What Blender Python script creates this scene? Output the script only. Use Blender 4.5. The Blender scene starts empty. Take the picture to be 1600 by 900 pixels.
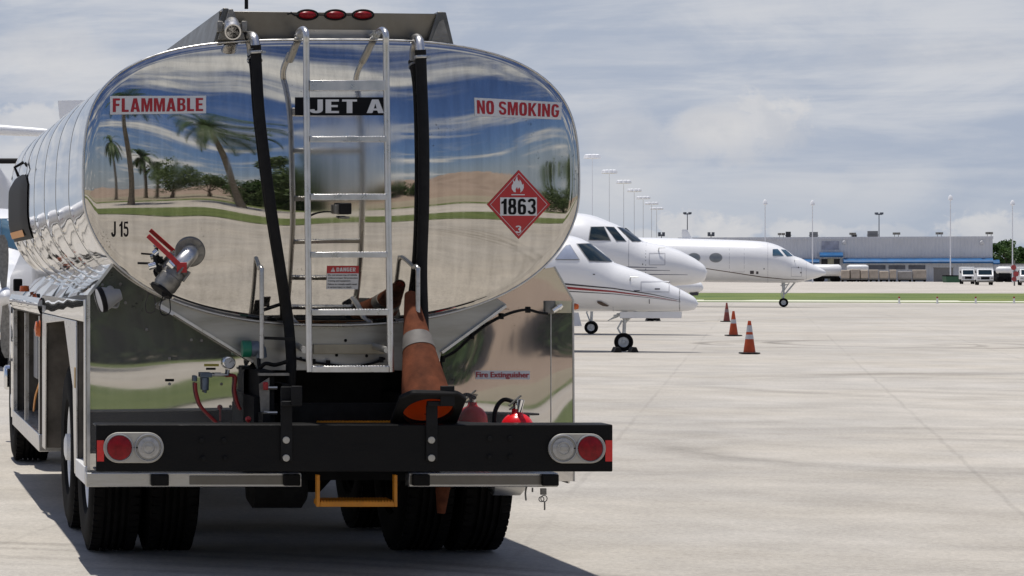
import bpy, math, random
from mathutils import Vector, Matrix
R = math.radians
random.seed(7)
S = bpy.context.scene
COL = S.collection

# ------------------------------------------------------------------ camera
F = 4060.0; VX = -212.0; HY = 426.0; CH = 1.65       # focal length and principal point, in photo pixels
cam_d = bpy.data.cameras.new('camera'); cam = bpy.data.objects.new('camera', cam_d); COL.objects.link(cam)
cam.location = (0, 0, CH); cam.rotation_euler = (R(90), 0, 0)
cam_d.sensor_width = 36; cam_d.lens = F / 1600 * 36
cam_d.shift_x = (800 - VX) / 1600; cam_d.shift_y = (HY - 450) / 1600
cam_d.clip_start = 0.1; cam_d.clip_end = 6000
S.camera = cam

# ------------------------------------------------------------------ sky, sun, exposure
S.view_settings.view_transform = 'Standard'; S.view_settings.look = 'None'
S.view_settings.gamma = 1.0; S.view_settings.exposure = 0.0
S.view_settings.use_curve_mapping = False
SUN = Vector((-0.03, 0.16, 0.985)).normalized()
sun_d = bpy.data.lights.new('sun', 'SUN'); sun = bpy.data.objects.new('sun', sun_d); COL.objects.link(sun)
sun.rotation_euler = (-SUN).to_track_quat('-Z', 'Y').to_euler()
sun.location = (0, 0, 60)
sun_d.energy = 4.2; sun_d.angle = R(0.6); sun_d.color = (1.0, 0.955, 0.89)

def N(nt, t, **kw):
    n = nt.nodes.new(t)
    for k, v in kw.items():
        if k in n.inputs: n.inputs[k].default_value = v
        else: setattr(n, k, v)
    return n

def make_world():
    w = bpy.data.worlds.new('World'); S.world = w; w.use_nodes = True
    nt = w.node_tree; nt.nodes.clear(); L = nt.links.new
    def math_(op, a, b=None, c=None, clamp=False):
        n = nt.nodes.new('ShaderNodeMath'); n.operation = op; n.use_clamp = clamp
        for i, x in enumerate((a, b, c)):
            if x is None: continue
            if isinstance(x, (int, float)): n.inputs[i].default_value = x
            else: L(x, n.inputs[i])
        return n.outputs[0]
    def smooth(x, a, b):
        n = nt.nodes.new('ShaderNodeMapRange'); n.interpolation_type = 'SMOOTHSTEP'
        L(x, n.inputs[0]); n.inputs[1].default_value = a; n.inputs[2].default_value = b
        return n.outputs[0]
    def mix(f, a, b):
        n = nt.nodes.new('ShaderNodeMix'); n.data_type = 'RGBA'
        if isinstance(f, (int, float)): n.inputs[0].default_value = f
        else: L(f, n.inputs[0])
        for i, x in ((6, a), (7, b)):
            if isinstance(x, tuple): n.inputs[i].default_value = (*x, 1)
            else: L(x, n.inputs[i])
        return n.outputs[2]
    def comb(x, y, z):
        n = nt.nodes.new('ShaderNodeCombineXYZ')
        for i, v in enumerate((x, y, z)):
            if isinstance(v, (int, float)): n.inputs[i].default_value = v
            else: L(v, n.inputs[i])
        return n.outputs[0]
    def noise(vec, sc, det=6, rough=0.55, dist=0.0):
        n = nt.nodes.new('ShaderNodeTexNoise'); L(vec, n.inputs['Vector'])
        n.inputs['Scale'].default_value = sc; n.inputs['Detail'].default_value = det
        n.inputs['Roughness'].default_value = rough; n.inputs['Distortion'].default_value = dist
        return n.outputs[0]
    tc = nt.nodes.new('ShaderNodeTexCoord')
    sep = nt.nodes.new('ShaderNodeSeparateXYZ'); L(tc.outputs['Generated'], sep.inputs[0])
    x, y, z = sep.outputs
    sky = nt.nodes.new('ShaderNodeTexSky'); sky.sky_type = 'NISHITA'; sky.sun_disc = False
    sky.sun_elevation = math.asin(SUN.z); sky.sun_rotation = math.atan2(SUN.x, SUN.y)
    sky.air_density = 1.0; sky.dust_density = 0.6; sky.ozone_density = 1.6
    blue = mix(1.0, sky.outputs[0], (0.42, 0.51, 0.76)); blue.node.blend_type = 'MULTIPLY'
    az = math_('ARCTAN2', x, y)
    zz = math_('MAXIMUM', z, 0.0)
    den = math_('ADD', zz, 0.16)
    px_, py_ = math_('DIVIDE', x, den), math_('DIVIDE', y, den)
    plan = comb(px_, py_, 0.0)
    # thin stretched cloud over the whole sky
    n1 = noise(comb(math_('MULTIPLY', px_, 0.55), math_('MULTIPLY', py_, 1.5), 3.1), 1.35, 7, 0.56, 0.7)
    n2 = noise(plan, 3.6, 6, 0.6, 0.2)
    cl = math_('ADD', math_('MULTIPLY', n1, 0.74), math_('MULTIPLY', n2, 0.26))
    ahead = smooth(y, -0.15, 0.55)                     # the veil lies low over the sky ahead, open blue elsewhere
    low = math_('SUBTRACT', 1.0, math_('MULTIPLY', smooth(zz, 0.12, 0.55), 0.85))
    cover_b = smooth(cl, 0.45, 0.62)
    lowhaze = math_('MULTIPLY', math_('SUBTRACT', 1.0, smooth(zz, 0.0, 0.13)), 0.42)
    cover = math_('MAXIMUM', math_('MAXIMUM', cover_b, lowhaze), math_('MULTIPLY', ahead, low))
    # look of the veil: long streaks near the horizon, softer billows between them
    st = comb(math_('MULTIPLY', az, 4.2), math_('MULTIPLY', z, 46.0), 5.3)
    s1 = noise(st, 1.3, 8, 0.62, 0.6)
    s2 = noise(comb(math_('MULTIPLY', az, 7.0), math_('MULTIPLY', z, 24.0), 9.0), 1.3, 8, 0.6, 0.8)
    s3 = noise(comb(math_('MULTIPLY', az, 30.0), math_('MULTIPLY', z, 110.0), 2.0), 1.0, 6, 0.6, 0.4)
    vv = math_('ADD', math_('ADD', math_('MULTIPLY', s1, 0.42), math_('MULTIPLY', s2, 0.48)), math_('MULTIPLY', s3, 0.10))
    veil_a = mix(smooth(vv, 0.40, 0.62), (4.0, 4.55, 5.6), (6.0, 6.2, 6.65))
    hz = math_('SUBTRACT', 1.0, smooth(zz, 0.0, 0.055))
    veil_h = mix(math_('MULTIPLY', hz, 0.80), veil_a, (4.0, 4.55, 5.45))
    # cumulus standing low over the far side of the field
    n3 = noise(comb(math_('MULTIPLY', az, 120.0), math_('MULTIPLY', z, 150.0), 1.0), 1.0, 6, 0.62, 0.3)
    n4 = noise(comb(math_('MULTIPLY', az, 38.0), math_('MULTIPLY', z, 55.0), 7.0), 1.0, 7, 0.62, 0.4)
    cum = None
    for cx, cy, rx, ry, k, nn in ((1062,355,30,24,.75,n3),(1122,360,52,24,.75,n3),(1010,372,40,16,.5,n3),(1165,350,22,16,.4,n3),(1246,360,40,18,.55,n3),(1306,366,24,14,.4,n3),(1392,366,46,14,.4,n3),(1545,360,60,26,.62,n3),
                                  (1125,205,95,46,.75,n4),(1195,185,60,36,.6,n3),(985,215,70,52,.40,n4),(960,300,80,50,.35,n4),(1330,290,150,30,.22,n4),(1500,80,160,26,.30,n4),(80,95,110,60,.5,n4),(60,190,90,30,.6,n3),(30,250,90,40,.6,n4)):
        a_, b_ = math.atan2(cx-VX, F), (HY-cy)/F*math.cos(math.atan2(cx-VX, F))
        dx = math_('DIVIDE', math_('SUBTRACT', az, a_), rx/F); dz = math_('DIVIDE', math_('SUBTRACT', z, b_), ry/F)
        d = math_('SQRT', math_('ADD', math_('MULTIPLY', dx, dx), math_('MULTIPLY', dz, dz)))
        d = math_('ADD', d, math_('MULTIPLY', math_('SUBTRACT', nn, 0.5), 2.6))
        soft = .55 if nn is n3 else .95
        q = math_('MULTIPLY', math_('SUBTRACT', 1.0, smooth(d, 1.0-soft*.7, 1.0+soft*.5)), k)
        cum = q if cum is None else math_('MAXIMUM', cum, q)
    cum = math_('MULTIPLY', cum, smooth(y, 0.0, 0.3))
    veil = mix(cum, veil_h, mix(smooth(n4, 0.34, 0.66), (5.9, 5.95, 6.2), (7.2, 7.05, 6.95)))
    cb = mix(smooth(cl, 0.5, 0.72), (4.6, 4.9, 5.4), (8.2, 8.1, 8.0))
    cloud = mix(ahead, cb, veil)
    col = mix(cover, blue, cloud)
    bg = nt.nodes.new('ShaderNodeBackground'); L(col, bg.inputs[0]); bg.inputs[1].default_value = 0.1
    out = nt.nodes.new('ShaderNodeOutputWorld'); L(bg.outputs[0], out.inputs[0])
make_world()
S.cycles.caustics_reflective = True; S.cycles.blur_glossy = 1.0; S.cycles.caustics_refractive = False
S.cycles.sample_clamp_indirect = 6.0

# ------------------------------------------------------------------ helpers
BASE = {}
def P(px, py, Y):                                       # world point seen at a photo pixel at depth Y
    return Vector(((px - VX) * Y / F, Y, CH + (HY - py) * Y / F))
def G(px, py):                                          # point of the ground seen at a photo pixel
    Y = CH * F / (py - HY); return Vector(((px - VX) * Y / F, Y, 0))
GA = R(19); CG, SG = math.cos(GA), math.sin(GA)         # the apron grid is turned by 19 degrees
def W(u, v, z=0.0): return Vector((u * CG + v * SG, -u * SG + v * CG, z))
def UV(p): return p.x * CG - p.y * SG, p.x * SG + p.y * CG

class MB:
    def __init__(s): s.v = []; s.f = []; s.m = []; s.k = 0
    def mat(s, k): s.k = k; return s
    def add(s, vs, fs):
        b = len(s.v); s.v += [Vector(v) for v in vs]
        for f in fs: s.f.append(tuple(i + b for i in f)); s.m.append(s.k)
        return s
    def box(s, x0, x1, y0, y1, z0, z1):
        return s.add([(x0,y0,z0),(x1,y0,z0),(x1,y1,z0),(x0,y1,z0),(x0,y0,z1),(x1,y0,z1),(x1,y1,z1),(x0,y1,z1)],
                     [(0,3,2,1),(4,5,6,7),(0,1,5,4),(1,2,6,5),(2,3,7,6),(3,0,4,7)])
    def obox(s, c, size, M=None):
        M = M or Matrix.Identity(3); c = Vector(c); h = [q / 2 for q in size]
        vs = [c + M @ Vector((a*h[0], b*h[1], d*h[2])) for d in (-1,1) for a, b in ((-1,-1),(1,-1),(1,1),(-1,1))]
        return s.add(vs, [(0,3,2,1),(4,5,6,7),(0,1,5,4),(1,2,6,5),(2,3,7,6),(3,0,4,7)])
    def bar(s, p0, p1, w, h, up=(0,0,1)):               # rectangular bar between two points
        p0, p1 = Vector(p0), Vector(p1); d = p1 - p0; z = d.normalized(); u = Vector(up)
        if abs(z.dot(u)) > .98: u = Vector((0,1,0))
        x = z.cross(u).normalized(); y = x.cross(z)
        return s.obox((p0+p1)/2, (w, h, d.length), Matrix((x, y, z)).transposed())
    def tube(s, pts, r, n=12, caps=True):
        pts = [Vector(p) for p in pts]; m = len(pts)
        rs = r if isinstance(r, (list, tuple)) else [r] * m
        vs = []; fs = []; prev = None
        for i, p in enumerate(pts):
            t = (pts[min(i+1, m-1)] - pts[max(i-1, 0)]).normalized()
            if prev is None:
                u = Vector((0,0,1)) if abs(t.z) < .9 else Vector((1,0,0))
                a = t.cross(u).normalized()
            else: a = (prev - t * prev.dot(t)).normalized()
            b = t.cross(a); prev = a
            for j in range(n):
                q = 2*math.pi*j/n; vs.append(p + (a*math.cos(q) + b*math.sin(q)) * rs[i])
        for i in range(m-1):
            for j in range(n):
                k = (j+1) % n; fs.append((i*n+j, i*n+k, (i+1)*n+k, (i+1)*n+j))
        if caps: fs.append(tuple(reversed(range(n)))); fs.append(tuple(range((m-1)*n, m*n)))
        return s.add(vs, fs)
    def cyl(s, p0, p1, r0, r1=None, n=20): return s.tube([p0, p1], [r0, r0 if r1 is None else r1], n)
    def lathe(s, prof, o, ax, n=32):                    # prof: (radius, height along axis)
        o = Vector(o); z = Vector(ax).normalized(); u = Vector((0,0,1)) if abs(z.z) < .9 else Vector((1,0,0))
        x = z.cross(u).normalized(); y = z.cross(x); vs = []; fs = []; m = len(prof)
        for r, h in prof:
            for j in range(n):
                q = 2*math.pi*j/n; vs.append(o + z*h + (x*math.cos(q)+y*math.sin(q))*max(r, 1e-4))
        for i in range(m-1):
            for j in range(n):
                k = (j+1) % n; fs.append((i*n+j, i*n+k, (i+1)*n+k, (i+1)*n+j))
        return s.add(vs, fs)
    def prism(s, poly, ext):
        poly = [Vector(p) for p in poly]; e = Vector(ext); n = len(poly)
        return s.add(poly + [p + e for p in poly], [tuple(range(n)), tuple(reversed(range(n, 2*n)))] +
                     [((i+1) % n, i, n+i, n+(i+1) % n) for i in range(n)])
    def grid(s, fn, nu, nv, flip=False):
        vs = [fn(i/nu, j/nv) for j in range(nv+1) for i in range(nu+1)]; w = nu+1
        fs = [(j*w+i, j*w+i+1, (j+1)*w+i+1, (j+1)*w+i) for j in range(nv) for i in range(nu)]
        if flip: fs = [tuple(reversed(f)) for f in fs]
        return s.add(vs, fs)
    def comps(s):
        par = list(range(len(s.v)))
        def fd(a):
            while par[a] != a: par[a] = par[par[a]]; a = par[a]
            return a
        for f in s.f:
            r = fd(f[0])
            for i in f[1:]: par[fd(i)] = r
        d = {}
        for k, f in enumerate(s.f): d.setdefault(fd(f[0]), []).append(k)
        return list(d.values())
    def build_each(s, name, mats, parent=None, join=1e-3, **kw):   # one object for each separate piece
        gs = [(set(i for k in c for i in s.f[k]), c) for c in s.comps()]; out = []
        for ids, c in gs:
            m = MB(); idx = {}
            for k in c:
                for i in s.f[k]:
                    if i not in idx: idx[i] = len(m.v); m.v.append(s.v[i])
                m.f.append(tuple(idx[i] for i in s.f[k])); m.m.append(s.m[k])
            out.append(m.build(name, mats, parent, **kw))
        return out
    def build(s, name, mats, parent=None, base=None, bevel=0.0, sharp=35, seg=2, fix=True):
        me = bpy.data.meshes.new(name)
        b = BASE[parent] if parent is not None else Vector(base if base is not None else (0,0,0))
        me.from_pydata([tuple(v - b) for v in s.v], [], s.f)
        if not isinstance(mats, (list, tuple)): mats = [mats]
        for m in mats: me.materials.append(m)
        me.polygons.foreach_set('material_index', s.m)
        if fix:
            import bmesh
            bm = bmesh.new(); bm.from_mesh(me); bmesh.ops.recalc_face_normals(bm, faces=bm.faces); bm.to_mesh(me); bm.free()
        me.polygons.foreach_set('use_smooth', [True]*len(me.polygons))
        me.set_sharp_from_angle(angle=R(sharp)); me.update()
        o = bpy.data.objects.new(name, me); COL.objects.link(o)
        if parent is not None: o.parent = parent; BASE[o] = b
        else: o.location = b; BASE[o] = b
        if bevel:
            md = o.modifiers.new('bevel', 'BEVEL'); md.width = bevel; md.segments = seg
            md.limit_method = 'ANGLE'; md.angle_limit = R(40); md.harden_normals = False
        return o

def tag(o, label, cat, group=None):
    o['label'] = label; o['category'] = cat
    if group: o['group'] = group
    return o
def thing(name, label, cat, loc, group=None, local=False, rz=0.0):
    o = bpy.data.objects.new(name, None); COL.objects.link(o); o.empty_display_size = .2
    o.location = loc; o.rotation_euler = (0, 0, rz)
    BASE[o] = Vector((0,0,0)) if local else Vector(loc)
    return tag(o, label, cat, group)
def kids(o): return [c for c in COL.objects if c.parent == o]
def dup(root, loc, label, rot=None, scale=None):
    def cp(o, par):
        c = o.copy(); COL.objects.link(c)
        if par: c.parent = par
        for k in kids(o): cp(k, c)
        return c
    r = cp(root, None); r.location = loc; r['label'] = label
    if rot is not None: r.rotation_euler = rot
    if scale is not None: r.scale = scale
    return r
def struct(o): o['kind'] = 'structure'; return o

# ------------------------------------------------------------------ materials
def mat(name, col, rough=.5, metal=0.0, var=.12, vscale=6.0, bump=0.0, bscale=20.0, spec=.5, coat=0.0, emit=0.0, col2=None, det=5, stretch=None, rvar=0.0):
    m = bpy.data.materials.new(name); m.use_nodes = True; nt = m.node_tree; L = nt.links.new
    b = nt.nodes['Principled BSDF']
    b.inputs['Roughness'].default_value = rough; b.inputs['Metallic'].default_value = metal
    b.inputs['Specular IOR Level'].default_value = spec; b.inputs['Coat Weight'].default_value = coat
    tc = nt.nodes.new('ShaderNodeTexCoord'); src = tc.outputs['Object']
    if stretch:
        mp = nt.nodes.new('ShaderNodeMapping'); mp.inputs['Scale'].default_value = stretch; L(src, mp.inputs[0]); src = mp.outputs[0]
    nz = N(nt, 'ShaderNodeTexNoise', Scale=vscale, Detail=det, Roughness=.6); L(src, nz.inputs['Vector'])
    rp = nt.nodes.new('ShaderNodeValToRGB'); L(nz.outputs[0], rp.inputs[0])
    rp.color_ramp.elements[0].position = .3; rp.color_ramp.elements[1].position = .7
    c2 = col2 or tuple(min(1, c*(1+var)) for c in col)
    c1 = col if col2 else tuple(c*(1-var) for c in col)
    rp.color_ramp.elements[0].color = (*c1, 1); rp.color_ramp.elements[1].color = (*c2, 1)
    L(rp.outputs[0], b.inputs['Base Color'])
    if rvar:
        mr = N(nt, 'ShaderNodeMapRange'); L(nz.outputs[0], mr.inputs[0]); mr.inputs[1].default_value = .3; mr.inputs[2].default_value = .7
        mr.inputs[3].default_value = max(0, rough-rvar); mr.inputs[4].default_value = rough+rvar; L(mr.outputs[0], b.inputs['Roughness'])
    if bump:
        n2 = N(nt, 'ShaderNodeTexNoise', Scale=bscale, Detail=4); L(src, n2.inputs['Vector'])
        bp = N(nt, 'ShaderNodeBump', Strength=1.0, Distance=bump); L(n2.outputs[0], bp.inputs['Height']); L(bp.outputs[0], b.inputs['Normal'])
    if emit:
        b.inputs['Emission Color'].default_value = (*col, 1); b.inputs['Emission Strength'].default_value = emit
    return m

def polished(name, base=(.80,.79,.775), wave=.006, wscale=1.1, rough=.035, streak=.05, fine=.0, wvec=(1,1,1), spots=0.0, scuff=None, tone=.84, metal=1.0):
    """mirror finish plate: soft oil-canning, faint vertical wash streaks, specks of dirt"""
    m = bpy.data.materials.new(name); m.use_nodes = True; nt = m.node_tree; L = nt.links.new
    b = nt.nodes['Principled BSDF']; b.inputs['Metallic'].default_value = metal
    tc = nt.nodes.new('ShaderNodeTexCoord')
    mp = nt.nodes.new('ShaderNodeMapping'); mp.inputs['Scale'].default_value = (26, 26, .7); L(tc.outputs['Object'], mp.inputs[0])
    st = N(nt, 'ShaderNodeTexNoise', Scale=1.0, Detail=5, Roughness=.6); L(mp.outputs[0], st.inputs['Vector'])
    mr = N(nt, 'ShaderNodeMapRange'); L(st.outputs[0], mr.inputs[0]); mr.inputs[1].default_value = .35; mr.inputs[2].default_value = .75
    mr.inputs[3].default_value = rough; mr.inputs[4].default_value = rough+streak; L(mr.outputs[0], b.inputs['Roughness'])
    rp = nt.nodes.new('ShaderNodeValToRGB'); L(st.outputs[0], rp.inputs[0])
    rp.color_ramp.elements[0].position = .34; rp.color_ramp.elements[1].position = .62
    rp.color_ramp.elements[0].color = (*[c*tone for c in base], 1); rp.color_ramp.elements[1].color = (*base, 1)
    csrc = rp.outputs[0]
    if spots:
        vo = N(nt, 'ShaderNodeTexNoise', Scale=75.0, Detail=2); L(tc.outputs['Object'], vo.inputs['Vector'])
        cl = N(nt, 'ShaderNodeTexNoise', Scale=3.0, Detail=3); L(tc.outputs['Object'], cl.inputs['Vector'])
        mu = N(nt, 'ShaderNodeMath', operation='MULTIPLY'); L(vo.outputs[0], mu.inputs[0]); L(cl.outputs[0], mu.inputs[1])
        m2 = N(nt, 'ShaderNodeMapRange'); L(mu.outputs[0], m2.inputs[0]); m2.inputs[1].default_value = .435; m2.inputs[2].default_value = .47
        m2.inputs[3].default_value = 0; m2.inputs[4].default_value = spots
        mx = nt.nodes.new('ShaderNodeMix'); mx.data_type = 'RGBA'; L(m2.outputs[0], mx.inputs[0]); L(csrc, mx.inputs[6])
        mx.inputs[7].default_value = (.08, .07, .06, 1); csrc = mx.outputs[2]
    if scuff:                                           # a patch dulled by boots and cleaning
        px_, pz_, rx_, rz_, amt = scuff
        ms = nt.nodes.new('ShaderNodeMapping'); ms.inputs['Location'].default_value = (-px_/rx_, 0, -pz_/rz_); ms.inputs['Scale'].default_value = (1/rx_, 0, 1/rz_); L(tc.outputs['Object'], ms.inputs[0])
        ln = N(nt, 'ShaderNodeVectorMath', operation='LENGTH'); L(ms.outputs[0], ln.inputs[0])
        m4 = N(nt, 'ShaderNodeMapRange', interpolation_type='SMOOTHSTEP'); L(ln.outputs['Value'], m4.inputs[0]); m4.inputs[1].default_value = .3; m4.inputs[2].default_value = 1.1; m4.inputs[3].default_value = amt; m4.inputs[4].default_value = 0
        ad = N(nt, 'ShaderNodeMath', operation='ADD'); L(mr.outputs[0], ad.inputs[0]); L(m4.outputs[0], ad.inputs[1]); L(ad.outputs[0], b.inputs['Roughness'])
    L(csrc, b.inputs['Base Color'])
    m3 = nt.nodes.new('ShaderNodeMapping'); m3.inputs['Scale'].default_value = wvec; L(tc.outputs['Object'], m3.inputs[0])
    wn = N(nt, 'ShaderNodeTexNoise', Scale=wscale, Detail=1.0, Roughness=.35); L(m3.outputs[0], wn.inputs['Vector'])
    bp = N(nt, 'ShaderNodeBump', Strength=1.0, Distance=wave); L(wn.outputs[0], bp.inputs['Height'])
    L(bp.outputs[0], b.inputs['Normal'])
    return m

def glass(name, col=(.02,.03,.035), rough=.05):
    return mat(name, col, rough, 0, .2, 2.0, spec=.8)

M = {}
M['head'] = polished('polished_head', base=(.615,.59,.545), wave=.020, wscale=1.25, rough=.006, streak=.05, spots=.55, scuff=(.05, 2.30, .34, .42, .14), metal=.985)
M['shell'] = polished('polished_shell', base=(.70,.69,.67), wave=.006, wscale=1.6, rough=.03, streak=.04)
M['plate'] = polished('polished_plate', base=(.60,.585,.545), wave=.009, wscale=1.0, rough=.018, streak=.012, wvec=(.7,1,1.5), spots=.6, tone=.95, metal=.84)
M['plate2'] = polished('polished_plate_dented', base=(.62,.60,.57), wave=.040, wscale=.95, rough=.018, streak=.012, wvec=(1,1,1), spots=.5, tone=.95, metal=.88)
M['satin'] = mat('satin_aluminium', (.48,.475,.46), .36, 1.0, .14, 9, rvar=.12, stretch=(1,1,4))
M['dull'] = mat('dull_aluminium', (.175,.167,.152), .42, 1.0, .22, 7, rvar=.12)
M['alum'] = mat('mill_aluminium', (.62,.61,.59), .33, 1.0, .10, 14, rvar=.1)
M['galv'] = mat('cast_metal', (.23,.22,.20), .5, .8, .3, 18, bump=.002, bscale=60)
M['chrome'] = mat('chrome', (.82,.82,.82), .1, 1.0, .05, 8)
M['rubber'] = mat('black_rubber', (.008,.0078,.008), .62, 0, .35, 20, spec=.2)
M['tyre'] = mat('tyre_rubber', (.0075,.007,.0068), .85, 0, .6, 9, spec=.12, bump=.002, bscale=50)
M['blackp'] = mat('black_paint', (.0075,.0075,.008), .55, 0, .5, 12, spec=.18, bump=.001, bscale=90, rvar=.12)
M['blackb'] = mat('scuffed_black_paint', (.0045,.0045,.005), .55, 0, .5, 5, spec=.13, bump=.0015, bscale=70, rvar=.14, col2=(.0095,.009,.0085), det=9, stretch=(1,1,3))
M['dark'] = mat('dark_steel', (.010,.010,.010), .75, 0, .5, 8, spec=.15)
M['grime'] = mat('grimy_interior', (.12,.105,.085), .7, 0, .5, 5)
M['white'] = mat('white_paint', (.80,.80,.80), .28, 0, .03, 2.5, coat=.3)
M['whitev'] = mat('white_enamel', (.78,.78,.77), .35, 0, .07, 9)
M['vinyl'] = mat('white_vinyl', (.60,.60,.60), .5, 0, .05, 9)
M['redtxt'] = mat('red_lettering', (.34,.012,.018), .5, 0, .1, 9)
M['blktxt'] = mat('black_lettering', (.004,.004,.005), .55, 0, .1, 9, spec=.15)
M['placard'] = mat('placard_red', (.42,.020,.022), .42, 0, .07, 5)
M['redpaint'] = mat('red_paint', (.36,.016,.016), .45, 0, .25, 12)
M['redlens'] = mat('red_lens', (.22,.006,.010), .3, 0, .3, 30, spec=.25)
M['redrefl'] = mat('red_reflector', (.62,.022,.018), .35, 0, .12, 60)
M['clearlens'] = mat('clear_lens', (.36,.35,.33), .18, 0, .2, 40, coat=.5)
M['greyplast'] = mat('grey_plastic', (.30,.30,.30), .4, 0, .1, 10)
M['bezel'] = mat('lamp_bezel', (.40,.38,.33), .45, 0, .12, 10)
M['yellow'] = mat('yellow_paint', (.66,.25,.012), .45, 0, .15, 16)
M['redhose'] = mat('red_rubber', (.26,.012,.014), .45, 0, .15, 16)
M['cone'] = mat('orange_pvc', (.56,.085,.022), .5, 0, .18, 5)
M['oldcone'] = mat('faded_orange_pvc', (.105,.038,.021), .85, 0, .45, 8, col2=(.33,.108,.052), spec=.2, bump=.003, bscale=30, det=9)
M['coneband'] = mat('reflective_band', (.46,.46,.47), .4, 0, .12, 12)
M['coneband_old'] = mat('scuffed_band', (.15,.138,.125), .65, 0, .25, 14)
M['extred'] = mat('extinguisher_red', (.72,.008,.014), .25, 0, .08, 6, spec=.4)
M['glass'] = glass('tinted_glass', (.012,.022,.024), .04)
M['shadeglass'] = mat('sunshade_glass', (.36,.40,.50), .12, 0, .25, 1.2, spec=.7)
M['sideglass'] = glass('grey_glass', (.20,.22,.23), .15)
M['blueglass'] = mat('blue_glass', (.045,.10,.15), .08, 0, .3, 2, spec=.8)
M['strut'] = mat('gear_strut', (.52,.53,.52), .4, .5, .2, 12)
M['stripe_dark'] = mat('dark_stripe', (.035,.03,.04), .3, 0, .1, 4)
M['stripe_red'] = mat('red_stripe', (.28,.014,.022), .3, 0, .1, 4)
M['stripe_brown'] = mat('brown_stripe', (.11,.08,.06), .3, 0, .1, 4)
M['tape'] = mat('pale_yellow_paint', (.52,.48,.33), .5, 0, .15, 9)
M['amber'] = mat('amber_lens', (.62,.12,.015), .25, 0, .2, 30)
M['green'] = mat('green_plastic', (.010,.16,.09), .4, 0, .2, 12)
M['bluegrey'] = mat('blue_grey_casting', (.13,.16,.20), .45, .3, .25, 20)
M['trunk'] = mat('palm_trunk', (.20,.165,.125), .9, 0, .3, 5, bump=.02, bscale=9)
M['bark'] = mat('tree_bark', (.12,.09,.065), .9, 0, .3, 6, bump=.02, bscale=9)
M['frond'] = mat('palm_leaf', (.040,.085,.022), .55, 0, .35, 1.5, col2=(.075,.125,.035))
M['leaf'] = mat('tree_leaf', (.032,.075,.018), .6, 0, .35, .8, col2=(.07,.13,.03))
M['leaf2'] = mat('bush_leaf', (.065,.11,.035), .6, 0, .35, .8, col2=(.12,.165,.055))

def translucent(m, f):
    nt = m.node_tree; b = nt.nodes['Principled BSDF']; out = [n for n in nt.nodes if n.type == 'OUTPUT_MATERIAL'][0]
    tr = nt.nodes.new('ShaderNodeBsdfTranslucent'); src = b.inputs['Base Color'].links[0].from_socket
    nt.links.new(src, tr.inputs[0]); mx = nt.nodes.new('ShaderNodeMixShader'); mx.inputs[0].default_value = f
    nt.links.new(b.outputs[0], mx.inputs[1]); nt.links.new(tr.outputs[0], mx.inputs[2]); nt.links.new(mx.outputs[0], out.inputs[0])
translucent(M['cone'], .3); translucent(M['oldcone'], .42)
for k_ in ('frond', 'leaf', 'leaf2'): translucent(M[k_], .3)
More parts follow.
